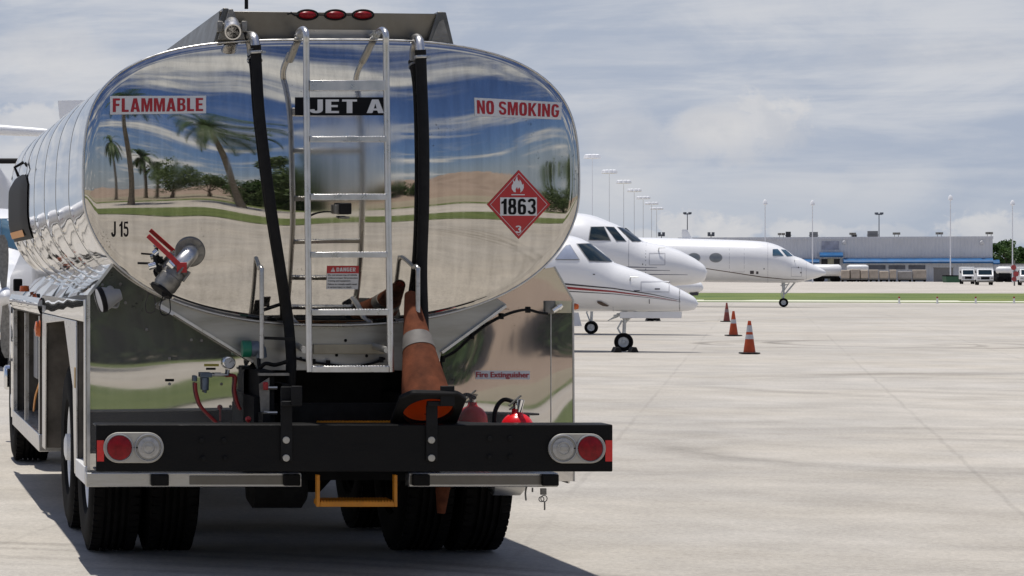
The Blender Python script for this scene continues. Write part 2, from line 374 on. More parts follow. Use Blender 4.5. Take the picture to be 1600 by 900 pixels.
# ------------------------------------------------------------------ ground
def concrete(name, base, tracks=False, joints=True):
    m = bpy.data.materials.new(name); m.use_nodes = True; nt = m.node_tree; L = nt.links.new
    b = nt.nodes['Principled BSDF']; b.inputs['Roughness'].default_value = .9; b.inputs['Specular IOR Level'].default_value = .25
    geo = nt.nodes.new('ShaderNodeNewGeometry'); pos = geo.outputs['Position']
    def nz(sc, det=6, rough=.6, vec=None, dist=0.0):
        n = N(nt, 'ShaderNodeTexNoise', Scale=sc, Detail=det, Roughness=rough, Distortion=dist); L(vec or pos, n.inputs['Vector']); return n.outputs[0]
    def ma(op, a, c=None, d=None, clamp=False):
        n = nt.nodes.new('ShaderNodeMath'); n.operation = op; n.use_clamp = clamp
        for i, x in enumerate((a, c, d)):
            if x is None: continue
            if isinstance(x, (int, float)): n.inputs[i].default_value = x
            else: L(x, n.inputs[i])
        return n.outputs[0]
    def rng(x, a, c, lo, hi):
        n = N(nt, 'ShaderNodeMapRange', interpolation_type='SMOOTHSTEP'); L(x, n.inputs[0])
        n.inputs[1].default_value = a; n.inputs[2].default_value = c; n.inputs[3].default_value = lo; n.inputs[4].default_value = hi
        return n.outputs[0]
    big = rng(nz(.09, 5), .3, .7, .86, 1.10)
    mid = rng(nz(.9, 7, .7), .3, .7, .88, 1.09)
    fine = rng(nz(26, 6, .8), .25, .75, .80, 1.18)
    grit = rng(nz(170, 2, .6), .3, .7, .92, 1.08)
    f = ma('MULTIPLY', ma('MULTIPLY', big, mid), ma('MULTIPLY', fine, grit))
    # brushed finish and traffic film lying across the slabs
    mp = nt.nodes.new('ShaderNodeMapping'); mp.vector_type = 'POINT'; mp.inputs['Rotation'].default_value = (0,0,GA); mp.inputs['Scale'].default_value = (.10,.9,1)
    L(pos, mp.inputs[0])
    f = ma('MULTIPLY', f, rng(nz(1.0, 6, .6, mp.outputs[0], .4), .3, .7, .962, 1.035))
    if joints:
        rot = N(nt, 'ShaderNodeVectorRotate'); rot.rotation_type = 'Z_AXIS'; rot.inputs['Angle'].default_value = GA; L(pos, rot.inputs[0])
        sp = nt.nodes.new('ShaderNodeSeparateXYZ'); L(rot.outputs[0], sp.inputs[0])
        wob = ma('MULTIPLY', ma('SUBTRACT', nz(.8, 4), .5), .10)
        for ax, off, per in ((0, 1.33, 3.03), (1, 2.0, 6.06)):
            q = ma('ADD', ma('ADD', sp.outputs[ax], off), wob)
            d = ma('PINGPONG', q, per / 2)
            f = ma('MULTIPLY', f, ma('SUBTRACT', 1.0, ma('MULTIPLY', rng(d, .010, .032, .12 if ax == 0 else .10, 0.0), rng(nz(.16, 3), .35, .6, .15, 1.0))))
    if tracks:                                          # rubber arcs left by turning tyres
        sp = nt.nodes.new('ShaderNodeSeparateXYZ'); L(pos, sp.inputs[0])
        patch = rng(nz(.30, 3), .32, .60, .25, 1.0)
        for cx, cy, rad, wd, s in ARCS:
            dx, dy = ma('SUBTRACT', sp.outputs[0], cx), ma('SUBTRACT', sp.outputs[1], cy)
            rr = ma('SQRT', ma('ADD', ma('MULTIPLY', dx, dx), ma('MULTIPLY', dy, dy)))
            rr = ma('ADD', rr, ma('MULTIPLY', ma('SUBTRACT', nz(.22, 2), .5), .3))
            d = ma('ABSOLUTE', ma('SUBTRACT', rr, rad))
            grain = rng(nz(9, 4, .7), .3, .7, .55, 1.0)
            a = ma('MULTIPLY', ma('MULTIPLY', rng(d, wd*.25, wd, s*.68, 0.0), patch), grain)
            f = ma('MULTIPLY', f, ma('SUBTRACT', 1.0, a))
        blot = rng(nz(.5, 4, .6, None, 1.0), .62, .72, 0, .10)
        f = ma('MULTIPLY', f, ma('SUBTRACT', 1.0, blot))
        oil = rng(nz(1.7, 3, .6), .735, .78, 0, .35)
        f = ma('MULTIPLY', f, ma('SUBTRACT', 1.0, oil))
    mx = nt.nodes.new('ShaderNodeMix'); mx.data_type = 'RGBA'; mx.blend_type = 'MULTIPLY'; mx.inputs[0].default_value = 1
    hue = nt.nodes.new('ShaderNodeMix'); hue.data_type = 'RGBA'; L(rng(nz(.3, 5), .3, .7, 0, 1), hue.inputs[0])
    hue.inputs[6].default_value = (*base, 1); hue.inputs[7].default_value = (base[0]*1.0, base[1]*.975, base[2]*.93, 1)
    L(hue.outputs[2], mx.inputs[6]); cmb = nt.nodes.new('ShaderNodeCombineColor')
    for i in range(3): L(f, cmb.inputs[i])
    L(cmb.outputs[0], mx.inputs[7]); L(mx.outputs[2], b.inputs['Base Color'])
    bp = N(nt, 'ShaderNodeBump', Strength=.35, Distance=.01); L(nz(60, 4, .7), bp.inputs['Height']); L(bp.outputs[0], b.inputs['Normal'])
    return m
ARCS = []
def arc_px(px, py, rad, wd, st, side=1):                # the tight end of a turning mark lies at this pixel
    g = CH*F/(py-HY); ARCS.append(((px-VX)*g/F + side*rad, g, rad, wd, st))
for a in ((1103,538,3.6,.22,.50),(1110,538,3.0,.20,.45),(1136,538,2.4,.25,.25),(1216,537,3.7,.22,.55),(1223,537,3.2,.20,.50),(1238,537,2.6,.22,.35),(1106,603,4.6,.50,.24),(1140,604,3.4,.45,.22),(1256,600,4.4,.5,.22),(1304,597,3.4,.5,.24),
          (1040,702,3.4,.42,.24),(1066,704,2.8,.30,.18),(1110,706,2.1,.3,.18),(1440,600,4.2,.5,.18),(985,742,4.4,.40,.14)): arc_px(*a)
ARCS += [(-2.2, 6.5, 9.9, .13, .45), (-2.2, 6.5, 9.6, .10, .40), (-3.0, 4.5, 11.3, .13, .35), (-3.0, 4.5, 10.95, .10, .35), (3.5, -2.0, 16.6, .30, .14), (3.5, -2.0, 17.9, .25, .12), (10.5, 3.0, 12.4, .25, .12)]
CONC = (.422, .398, .360)
M['apron'] = concrete('apron_concrete', CONC, True)
M['farconc'] = concrete('taxiway_concrete', (.46,.43,.39), False, False)
M['grass'] = mat('grass', (.058,.110,.015), .9, 0, .3, .11, col2=(.175,.205,.048), bump=.08, bscale=8, det=9)
M['grassn'] = mat('verge_grass', (.07,.105,.02), .9, 0, .3, .8, col2=(.13,.16,.04), bump=.04, bscale=12)
M['sand'] = mat('sandy_soil', (.24,.18,.14), .95, 0, .2, .15, col2=(.33,.255,.20), bump=.05, bscale=2)
M['soil'] = mat('dry_ground', (.25,.215,.15), .95, 0, .3, .05, col2=(.33,.29,.21))
M['linepaint'] = mat('yellow_line_paint', (.62,.42,.10), .7, 0, .2, 3)
M['pale'] = mat('pale_edge_paint', (.60,.60,.46), .7, 0, .15, 2)

def sheet(name, m, pts, z, n=1):
    mb = MB(); mb.add([(p[0], p[1], z) for p in pts], [tuple(range(len(pts)))])
    return struct(mb.build(name, m))
BIG = 3000
sheet('ground', M['soil'], [(-BIG,-BIG),(BIG,-BIG),(BIG,BIG),(-BIG,BIG)], -0.012)
def band_pts(v0, v1, u0=-700, u1=900): return [W(u0, v0), W(u1, v0), W(u1, v1), W(u0, v1)]
_, V1 = UV(G(1345, 472.6)); _, V2 = UV(G(1345, 470)); _, V3 = UV(G(1345, 458)); _, V4 = UV(G(1345, 442.5))
a0, a1 = W(-400, V1), W(500, V1)
sheet('apron', M['apron'], [(-400, -1.6), (500, -1.6), a1, a0], -0.004)
def grass_sheet():
    mb = MB(); rnd = random.Random(11); nu = 420
    ph = [(rnd.uniform(.02,.9), rnd.uniform(0,6.28)) for _ in range(14)]
    def edge(u, k): return sum(math.sin(u*f_ + p_ + k) for f_, p_ in ph)/6.0
    def fn(a, c):
        u = -420 + 1000*a; v = V1 + (V3-V1)*c
        if c < .01: v += .55*edge(u, 0)
        elif c > .99: v += 2.6*edge(u, 3)
        return tuple(W(u, v, -.0035 + (.10*max(0, edge(u*1.7+v, 1)) if v > V1 + 15 and c < .95 else 0)))
    mb.grid(fn, nu, 8); return struct(mb.build('grass_strip', M['grass'], sharp=180))
grass_sheet()
sheet('painted_line', M['pale'], band_pts(V1 + 4.0, V1 + 12.5), 0.0)
sheet('taxiway', M['farconc'], band_pts(V3, V4 + 160), -0.004)
p = G(0, 525)
u, v = UV(p); sheet('painted_line', M['linepaint'], [W(u-6, v-.3), W(u+2.2, v-.3), W(u+2.2, v+.3), W(u-6, v+.3)], 0.0)
# behind the camera, seen in the polished tank: verge, service road, sand
def strip_y(name, m, y0, y1, amp=.8, z=-0.004, x0=-90, x1=120, n=60):
    mb = MB()
    mb.grid(lambda a, c: (x0+(x1-x0)*a, (y1 if c > .5 else y0) + amp*math.sin(a*9+c*2)*.6 + amp*.5*math.sin(a*23+c), z), n, 1)
    return struct(mb.build(name, m))
strip_y('verge', M['grassn'], -1.2, -7.5, .15)
strip_y('service_road', M['farconc'], -7.2, -19.5, .4, -.008)
strip_y('verge', M['grassn'], -19.2, -23.5, .4, -.0055)
def dune():
    mb = MB()
    def fn(a, c):
        x = -60 + 240*a; y = -52 - 90*c
        h = 7.5*math.sin(math.pi*c)**.7*(0.35+.65*math.exp(-((x-38)/40)**2)) * (1+.25*math.sin(x*.13)+.15*math.sin(x*.37+2))
        h *= .82; return (x, y, -.1 + max(0, h + .35*math.sin(x*.9+y*.4)*math.sin(y*.7-x*.3)*min(1, h)))
    mb.grid(fn, 200, 50, True)
    return struct(mb.build('sand_hill', M['sand'], sharp=180))
dune()
# ------------------------------------------------------------------ the fuel truck
CX = 2.57; YB = 13.62                                   # centre line, rear face of the bumper
T = thing('fuel_truck', 'polished stainless steel aviation fuel tanker truck with rear ladder and black bumper', 'tanker truck', (CX, 17.5, 0))
YR, YF = 14.30, 21.6; HW = 1.363; ZC = 2.146; HB = .784
CROWN, PW, KNU = .135, 2.3, .014
def sst(x, a, b):
    t = min(1, max(0, (x-a)/(b-a))); return t*t*(3-2*t)
def expo(a, b):                                         # roundness of the tank section: squarer shoulders, rounder belly
    t = math.atan2(b, a); up = sst(math.sin(t), -.35, .5); rt = sst(math.cos(t), -.6, .6)
    return 2.3 + up * ((3.35 - .25*rt) - 2.3)
def rad_n(a, b):
    if abs(a) + abs(b) < 1e-9: return 0
    n = expo(a, b); return (abs(a)**n + abs(b)**n) ** (1/n)
def head_y(X, Z, crown=CROWN):
    a, b = (X-CX)/HW, (Z-ZC)/HB; rs = rad_n(a, b); re = math.hypot(a, b)
    t = sst(rs, .25, 1.0)
    f = (1-t)*re**PW + t*rs**PW
    k = max(0.0, (min(rs, 1.05)-.965)/.035)
    return YR - crown*(1-min(f, 1.2)) - KNU*(1-k*k)
def outline(t):
    c, s = math.cos(t), math.sin(t); r = 1/rad_n(c, s); return c*r*HW, s*r*HB
def HP(px, py, off=.004):                               # point of the tank head seen at a photo pixel
    Y = 14.15
    for _ in range(8):
        q = P(px, py, Y); Y = head_y(q.x, q.z)
    q = P(px, py, Y - off); return q

# shell: pillowed between ring seams
NB = 7; NO = 160
mb = MB(); seams = [YR + (YF-YR)*i/NB for i in range(NB+1)]; ys = []
for i in range(NB):
    for k in range(10): ys.append((seams[i] + (seams[i+1]-seams[i])*k/10, math.sin(math.pi*k/10)))
ys.append((YF, 0))
vs = []; fs = []
for y, bul in ys:
    for j in range(NO):
        x, z = outline(2*math.pi*j/NO); q = 1 + .0036*bul
        vs.append((CX + x*q, y, ZC + z*q))
for i in range(len(ys)-1):
    for j in range(NO):
        k = (j+1) % NO; fs.append((i*NO+j, i*NO+k, (i+1)*NO+k, (i+1)*NO+j))
mb.add(vs, fs)
tank = mb.build('tank_shell', M['shell'], T, sharp=60)
def head(yr, sgn, name, m):
    mb = MB(); NR, NA = 90, 224; vs = []; fs = []
    for i in range(1, NR+1):
        r = i/NR
        for j in range(NA):
            x, z = outline(2*math.pi*j/NA); X, Z = CX + x*r, ZC + z*r
            vs.append((X, yr + sgn*(head_y(X, Z)-YR), Z))
    vs.append((CX, yr + sgn*(head_y(CX, ZC)-YR), ZC)); c = len(vs)-1
    for i in range(NR-1):
        for j in range(NA):
            k = (j+1) % NA; fs.append((i*NA+j, i*NA+k, (i+1)*NA+k, (i+1)*NA+j))
    for j in range(NA): fs.append((c, (j+1) % NA, j))
    mb.add(vs, fs); return mb.build(name, m, T, sharp=180)
head(YR, 1, 'tank_head', M['head']); head(YF, -1, 'tank_head', M['shell'])
def ring(y, w, out, m, name, par):
    mb = MB(); n = NO; vs = []; fs = []
    pr = [(0, -.004), (0, out*.7), (w*.25, out), (w*.75, out), (w, out*.7), (w, -.004)]
    for dy, o in pr:
        for j in range(n):
            t = 2*math.pi*j/n; x, z = outline(t); l = math.hypot(x, z); vs.append((CX+x+x/l*o, y+dy, ZC+z+z/l*o))
    for i in range(len(pr)-1):
        for j in range(n):
            k = (j+1) % n; fs.append((i*n+j, i*n+k, (i+1)*n+k, (i+1)*n+j))
    mb.add(vs, fs); return mb.build(name, m, par)
for i, y in enumerate(seams[1:-1]): ring(y-.007, .014, .0025, M['satin'], 'seam_ring', tank)
mb = MB(); vs = []; fs = []; n = NO; m_ = 12
for j in range(n):
    t_ = 2*math.pi*j/n; x, z = outline(t_); l = math.hypot(x, z)
    for k in range(m_):
        q = 2*math.pi*k/m_; o = .002 + .008*math.cos(q); vs.append((CX+x+x/l*o, YR+.012+.018*math.sin(q), ZC+z+z/l*o))
for j in range(n):
    for k in range(m_): fs.append((j*m_+k, j*m_+(k+1) % m_, ((j+1) % n)*m_+(k+1) % m_, ((j+1) % n)*m_+k))
mb.add(vs, fs); mb.build('head_rim', M['alum'], tank, sharp=90)

# black patch modelled in place of a dark reflection on the front left shell
def shell_pt(y, z, off):
    lo, hi = math.pi/2, 3*math.pi/2
    for _ in range(40):
        m_ = (lo+hi)/2
        if ZC + outline(m_)[1] > z: lo = m_
        else: hi = m_
    x, zz = outline(lo); return Vector((CX + x - off, y, z))
mb = MB(); mb.grid(lambda a, b: shell_pt(19.1 + 2.3*a, 1.90 + (.50 - .10*abs(2*a-1)**4)*b, .012 + .03*min(1, 8*min(a, 1-a, b, 1-b))), 12, 10); ec = mb.build('shell_reflection_patch', M['rubber'], T, sharp=60)
mb = MB(); mb.grid(lambda a, b: shell_pt(19.4 + 1.6*a, 1.92 + .05*b, .046), 6, 1); mb.build('label_strip', M['yellow'], ec)  # yellow mark at the foot of the modelled reflection
mb = MB(); mb.tube([shell_pt(20.0, 2.39, .03), shell_pt(20.0, 2.46, .07), shell_pt(20.0, 2.50, .01)], .012, 8); mb.build('patch_loop', M['rubber'], ec)  # small loop added above the modelled reflection
# signs fixed on the tank head
def text_geo(s, off=0.0):
    cu = bpy.data.curves.new('lettering', 'FONT'); cu.body = s; cu.offset = off; cu.resolution_u = 4
    o = bpy.data.objects.new('lettering', cu); me = bpy.data.meshes.new_from_object(o)
    vs = [tuple(v.co) for v in me.vertices]; fs = [tuple(p.vertices) for p in me.polygons]
    bpy.data.objects.remove(o); bpy.data.curves.remove(cu); bpy.data.meshes.remove(me)
    x0, x1 = min(v[0] for v in vs), max(v[0] for v in vs); y0, y1 = min(v[1] for v in vs), max(v[1] for v in vs)
    return [((v[0]-x0)/(x1-x0), (v[1]-y0)/(y1-y0)) for v in vs], fs
def quad_px(c):                                         # c: tl, tr, br, bl in pixels -> function (u, v) -> pixel
    tl, tr, br, bl = [Vector((*q, 0)) for q in c]
    def f(u, v):
        a = bl.lerp(br, u); b = tl.lerp(tr, u); q = a.lerp(b, v); return q.x, q.y
    return f
def put_text(mb, k, s, fpx, fmap, rect, off, bold=.0):
    vs, fs = text_geo(s, min(bold, .012)); u0, v0, u1, v1 = rect
    sh = max(0, bold-.012)*.62/max(1, len(s))*1.6        # heavier strokes: the outline laid three times side by side
    for i, dx in enumerate((0, -sh, sh) if sh else (0,)):
        mb.mat(k).add([fmap(*fpx(u0+(u1-u0)*(a*(1-2*sh)+sh+dx), v0+(v1-v0)*b), off + .0003*i) for a, b in vs], fs)
def plate(mb, k, fpx, fmap, rect, off, nu=14, nv=5):
    u0, v0, u1, v1 = rect
    mb.mat(k).grid(lambda a, b: fmap(*fpx(u0+(u1-u0)*a, v0+(v1-v0)*b), off), nu, nv)
def flat(Y): return lambda px, py, off: P(px, py, Y-off)

# bold condensed block capitals drawn as outlines (height 1); holes are inner contours
def _arc(cx, cy, rx, ry, a0, a1, n=10, e=2.6):
    out = []
    for i in range(n+1):
        t = R(a0 + (a1-a0)*i/n); c, q = math.cos(t), math.sin(t)
        out.append((cx + rx*math.copysign(abs(c)**(2/e), c), cy + ry*math.copysign(abs(q)**(2/e), q)))
    return out
def _thick(path, w):
    L_, R_ = [], []; n = len(path)
    for i, p in enumerate(path):
        a = Vector(path[max(i-1,0)]); b = Vector(path[min(i+1,n-1)]); d = (b-a).normalized(); nn = Vector((-d.y, d.x))*w/2
        L_.append((p[0]+nn.x, p[1]+nn.y)); R_.append((p[0]-nn.x, p[1]-nn.y))
    return L_ + R_[::-1]
SW = .19
def glyph(c):
    w = .50; s = SW; h = s/2; th = .155
    O = lambda x0, x1, y0, y1: _arc((x0+x1)/2, (y0+y1)/2, (x1-x0)/2, (y1-y0)/2, 0, 351, 39, 3.2)
    if c == 'F': return w-.04, [[(0,0),(0,1),(w-.06,1),(w-.06,1-th),(s,1-th),(s,.60),(w-.10,.60),(w-.10,.60-th),(s,.60-th),(s,0)]]
    if c == 'E': return w-.03, [[(0,0),(0,1),(w-.05,1),(w-.05,1-th),(s,1-th),(s,.59),(w-.09,.59),(w-.09,.59-th),(s,.59-th),(s,th),(w-.05,th),(w-.05,0)]]
    if c == 'L': return w-.05, [[(0,0),(0,1),(s,1),(s,th),(w-.07,th),(w-.07,0)]]
    if c == 'T': return w, [[(0,1),(w,1),(w,1-th),(w/2+h,1-th),(w/2+h,0),(w/2-h,0),(w/2-h,1-th),(0,1-th)]]
    if c == 'I': return s, [[(0,0),(0,1),(s,1),(s,0)]]
    if c == 'N': return w+.03, [[(0,0),(0,1),(s*.95,1),(w+.03-s*.9,.42),(w+.03-s*.9,1),(w+.03,1),(w+.03,0),(w+.03-s*.95,0),(s*.9,.58),(s*.9,0)]]
    if c == 'M':
        W_ = .68; m = W_/2; return W_, [[(0,0),(0,1),(.235,1),(m,.46),(W_-.235,1),(W_,1),(W_,0),(W_-.165,0),(W_-.165,.66),(m+.075,0),(m-.075,0),(.165,.66),(.165,0)]]
    if c == 'A': 
        W_ = .58; m = W_/2; return W_, [[(0,0),(m-.11,1),(m+.11,1),(W_,0),(W_-.19,0),(W_-.225,.19),(.225,.19),(.19,0)], [(m-.048,.335),(m+.048,.335),(m,.70)]]
    if c == 'K': return w+.06, [[(0,0),(0,1),(s,1),(s,.60),(.355,1),(w+.05,1),(.315,.575),(w+.06,0),(.36,0),(.215,.41),(s,.365),(s,0)]]
    if c == 'O': return w+.02, [O(0,w+.02,-.01,1.01), O(s,w+.02-s,.15,.85)]
    if c == '0': return glyph('O')
    if c == 'D': return w+.01, [[(0,0),(0,1)] + _arc(.22,.5,.29,.5,90,-90,18,3.0), [(s,.15)] + [(s,.85)] + _arc(.22,.5,.29-s+.04,.35,90,-90,14,3.0)]
    if c == 'B': return w+.01, [[(0,0),(0,1)] + _arc(.25,.765,.24,.235,90,-60,10) + _arc(.25,.28,.26,.28,60,-90,12), [(s,.60),(s,.86)] + _arc(.24,.73,.085,.13,90,-90,8), [(s,.14),(s,.46)] + _arc(.24,.30,.095,.16,90,-90,8)]
    if c == 'R': return w+.03, [[(0,0),(0,1)] + _arc(.26,.73,.25,.27,90,-62,12) + [(.35,.45),(w+.03,0),(.335,0),(.225,.41),(s,.41),(s,0)], [(s,.55),(s,.86)] + _arc(.25,.705,.085,.155,90,-90,8)]
    if c == 'S': return w, [_thick(_arc(.25,.73,.165,.19,8,268,16) [:-1] + _arc(.25,.275,.165,.195,88,-188,18)[1:], .165)]
    if c == 'G': return w+.02, [_thick(_arc(.26,.5,.17,.425,28,270,22,3.0) + _arc(.26,.5,.17,.425,275,338,6,3.0) + [(.435,.47)], .17), [(.27,.54),(.52,.54),(.52,.40),(.27,.40)]]
    if c == 'J': return w-.06, [_thick([(.345,1),(.345,.6),(.345,.32)] + _arc(.205,.28,.14,.20,-2,-180,12), .18)]
    if c == '1': return .33, [[(.14,0),(.14,.70),(0,.66),(0,.79),(.13,.86),(.19,1),(.33,1),(.33,0)]]
    if c == '5': return w, [_thick([(.44,.925),(.115,.925),(.10,.54),(.17,.585)] + _arc(.24,.335,.175,.26,95,-165,16), .155)]
    if c == '3': return w, [_thick(_arc(.25,.74,.165,.185,172,-78,14) + _arc(.25,.285,.17,.21,78,-172,14), .16)]
    if c == '6': return w, [O(0,w,-.01,.64), O(s-.01,w-s+.01,.13,.50), _thick([(.085,.30),(.085,.56)] + _arc(.255,.66,.17,.26,172,22,14), .165)]
    if c == '8': return w, [O(0,w,-.01,.56), O(s-.015,w-s+.015,.125,.425), O(.02,w-.02,.50,1.01), O(s,w-s,.625,.885)]
    return .30, []
def block_text(s, gap=.085):
    """triangulated block lettering normalised to the unit square"""
    x = 0; items = []; layer = []
    for c in s:
        if c == ' ': x += .24; continue
        w, cs = glyph(c)
        groups = {'6': [[0,1],[2]], '8': [[0,1],[2,3]], 'G': [[0],[1]]}.get(c, [list(range(len(cs)))])
        for gi, g in enumerate(groups): items.append((gi, [[(px+x, py) for px, py in cs[k]] for k in g]))
        x += w + gap
    x -= gap; vs = []; fs = []; lay = []
    for gi, contours in items:
        cu = bpy.data.curves.new('lettering', 'CURVE'); cu.dimensions = '2D'; cu.fill_mode = 'BOTH'
        for ct in contours:
            sp = cu.splines.new('POLY'); sp.points.add(len(ct)-1); sp.use_cyclic_u = True
            for q, p in zip(sp.points, ct): q.co = (p[0], p[1], 0, 1)
        o = bpy.data.objects.new('lettering', cu); me = bpy.data.meshes.new_from_object(o); b = len(vs)
        for v in me.vertices: vs.append((v.co.x/x, v.co.y)); lay.append(gi)
        for p in me.polygons: fs.append(tuple(i+b for i in p.vertices))
        bpy.data.objects.remove(o); bpy.data.curves.remove(cu); bpy.data.meshes.remove(me)
    return vs, fs, lay
def put_block(mb, k, s, fpx, fmap, rect, off):
    vs, fs, lay = block_text(s); u0, v0, u1, v1 = rect
    mb.mat(k).add([fmap(*fpx(u0+(u1-u0)*a, v0+(v1-v0)*b), off + .0003*l) for (a, b), l in zip(vs, lay)], fs)

mb = MB(); f = quad_px([(172,150),(322,149.5),(322,177),(172,179)])
plate(mb, 0, f, HP, (0,0,1,1), .003); put_block(mb, 1, 'FLAMMABLE', f, HP, (.028,.13,.972,.87), .0045)
mb.build('flammable_sign', [M['vinyl'], M['redtxt']], T, fix=False)
mb = MB(); f = quad_px([(741,152.5),(878,160),(877,187),(742,181)])
plate(mb, 0, f, HP, (0,0,1,1), .003); put_block(mb, 1, 'NO SMOKING', f, HP, (.028,.13,.972,.87), .0045)
mb.build('no_smoking_sign', [M['vinyl'], M['redtxt']], T, fix=False)
mb = MB(); f = quad_px([(461,152),(602,152),(602,180),(461,180)])
plate(mb, 0, f, HP, (0,0,1,1), .003); put_block(mb, 1, 'JET A', f, HP, (.165,.12,.985,.88), .0045)
mb.build('fuel_grade_sign', [M['blktxt'], M['vinyl']], T, fix=False)
mb = MB(); f = quad_px([(174,346),(201,346),(201,370),(174,370)])
put_block(mb, 0, 'J 15', f, HP, (0,0,1,1), .002)
mb.build('unit_number', [M['blktxt']], T, fix=False)
mb = MB(); f = quad_px([(511,415.5),(561,415.5),(559.5,452),(510,452)])
plate(mb, 0, f, HP, (0,0,1,.68), .003, 8, 4); plate(mb, 1, f, HP, (0,.68,1,1), .003, 8, 3)
put_block(mb, 0, 'DANGER', f, HP, (.30,.76,.90,.93), .0045)
mb.mat(0).add([HP(*f(a, b), .0045) for a, b in ((.12,.75),(.26,.75),(.19,.94))], [(0,1,2)])
put_text(mb, 1, '!', f, HP, (.182,.775,.198,.88), .006, .02)
for i, s in enumerate(('Do not access top of vehicle', 'without proper fall protection', 'training and equipment.', 'Failure to comply could result', 'in serious injury or death.')):
    b = .56 - .125*i - (.02 if i > 2 else 0)
    put_text(mb, 2, s, f, HP, (.04, b, (.95,.97,.76,.96,.80)[i], b+.085), .0045, .02)
mb.build('danger_sign', [M['vinyl'], M['placard'], M['blktxt']], T, fix=False)
# hazard placard
mb = MB(); cxp, cyp = 810.5, 319.5; hw, hh = 49.5, 54.0
def dia(u, v): return cxp + u*hw, cyp - v*hh
def dgrid(k, sc, off, n=12):
    mb.mat(k).grid(lambda a, b: HP(*dia(((a-.5)+(b-.5))*sc, ((b-.5)-(a-.5))*sc), off), n, n)
dgrid(0, 1.0, .003)
def dline(sc, w, off):
    for q in range(4):
        c = [((1,0),(0,1)),((0,1),(-1,0)),((-1,0),(0,-1)),((0,-1),(1,0))][q]
        mb.mat(1).grid(lambda a, b: HP(*dia((c[0][0]*(1-a)+c[1][0]*a)*(sc-w*b), (c[0][1]*(1-a)+c[1][1]*a)*(sc-w*b)), off), 8, 1)
dline(.905, .018, .0045)
f = quad_px([(781.5,308.5),(839,308.5),(839,337),(781.5,337)])
plate(mb, 1, f, HP, (0,0,1,1), .0045, 8, 4); put_block(mb, 2, '1863', f, HP, (.03,.07,.97,.93), .006)
f = quad_px([(805.5,352.5),(814.5,352.5),(814.5,364),(805.5,364)]); put_block(mb, 1, '3', f, HP, (0,0,1,1), .0045)
fl = [(803,300),(799.5,295),(799.5,290),(802,286),(801.5,281),(804.5,284),(805.5,280),(808,275),(809,281),(811.5,284),(812,280),(815,285),(816,289),(818,287),(818.5,293),(816.5,298),(813,301),
      (813.5,297),(811.5,292.5),(809,296),(808,292),(805.5,296),(806,300.5)]
mb.mat(1).add([HP(x, y, .0045) for x, y in fl], [tuple(range(len(fl)))])
f = quad_px([(799,303.5),(820,303.5),(820,305),(799,305)]); plate(mb, 1, f, HP, (0,0,1,1), .0045, 4, 1)
mb.build('hazard_placard', [M['placard'], M['vinyl'], M['blktxt']], T, fix=False)

# ---- roof coaming: folded rails round the tank top
zt = ZC + HB
YC0, YC1 = 14.22, 21.2
def rail(poly0, poly1, name='roof_rail', par=T):
    mb = MB(); n = len(poly0); mb.add(list(poly0)+list(poly1), [tuple(range(n)), tuple(reversed(range(n, 2*n)))] +
        [(i, (i+1) % n, n+(i+1) % n, n+i) for i in range(n)])
    return mb.build(name, M['dull'], par, bevel=.004)
def PP(px, py, Y): return P(px, py, Y)
xl, xr = P(348,0,14.2).x, P(697,0,14.2).x
zl = P(0,13,14.2).z; zb = P(0,76,14.2).z
coam = rail([(xl,14.345,zl),(xl,14.40,zl),(xl,14.60,zb-.1),(xl,14.42,zb-.1)], [(xr,14.345,zl-.015),(xr,14.40,zl-.015),(xr,14.60,zb-.1),(xr,14.42,zb-.1)], 'roof_coaming')
for q in ([(349,12),(357,13),(384,80),(330,80)], [(684,18),(697,19),(711,78),(667,70)]):
    # the side rails have a narrow top and splayed feet
    a = [(P(x, y, 14.33).x, P(x, y, 14.33).z) for x, y in q]
    rail([(x, 14.33, z) for x, z in a], [(x, YC1, z) for x, z in a], 'roof_rail')
# the opened gusset at the right end, darker inside
mb = MB(); mb.prism([P(686,34,14.326), P(693,30,14.326), P(705,72,14.326), P(673,66,14.326)], (0,.004,0)); mb.build('rail_end_plate', M['galv'], coam)
mb = MB(); mb.prism([P(480,46,14.362), P(590,47,14.362), P(590,60,14.377), P(480,59,14.377)], (0,.01,0)); mb.build('stiffener_plate', M['satin'], coam)
for px in (480, 523.5, 567):
    mb = MB(); c = P(px, 23.3, 14.350); prof = []
    for i in range(7):
        q = math.pi/2*i/6; prof.append((math.cos(q), math.sin(q)*.022))
    vs = []; fs = []; n = 28
    for r, h in prof:
        for j in range(n):
            t = 2*math.pi*j/n; vs.append((c.x + r*.051*math.cos(t), c.y - h, c.z + r*.0215*math.sin(t)))
    for i in range(6):
        for j in range(n): fs.append((i*n+j, i*n+(j+1) % n, (i+1)*n+(j+1) % n, (i+1)*n+j))
    mb.add(vs, fs); lamp = mb.build('marker_light', M['redlens'], T)
    mb = MB()
    mb.tube([(c.x + .058*math.cos(2*math.pi*j/28), c.y-.002, c.z+.0265*math.sin(2*math.pi*j/28)) for j in range(29)], .006, 6, False)
    mb.build_each('grommet', M['rubber'], lamp)
mb = MB(); mb.tube([P(449,22,14.34), P(455,20,14.335), P(461,24,14.335), P(466,23,14.34)], .006, 8); mb.tube([P(498,23.5,14.345), P(507,23.5,14.345)], .004, 6); mb.tube([P(541,23.5,14.345), P(550,23.5,14.345)], .004, 6)
mb.build_each('lamp_wiring', M['rubber'], coam)
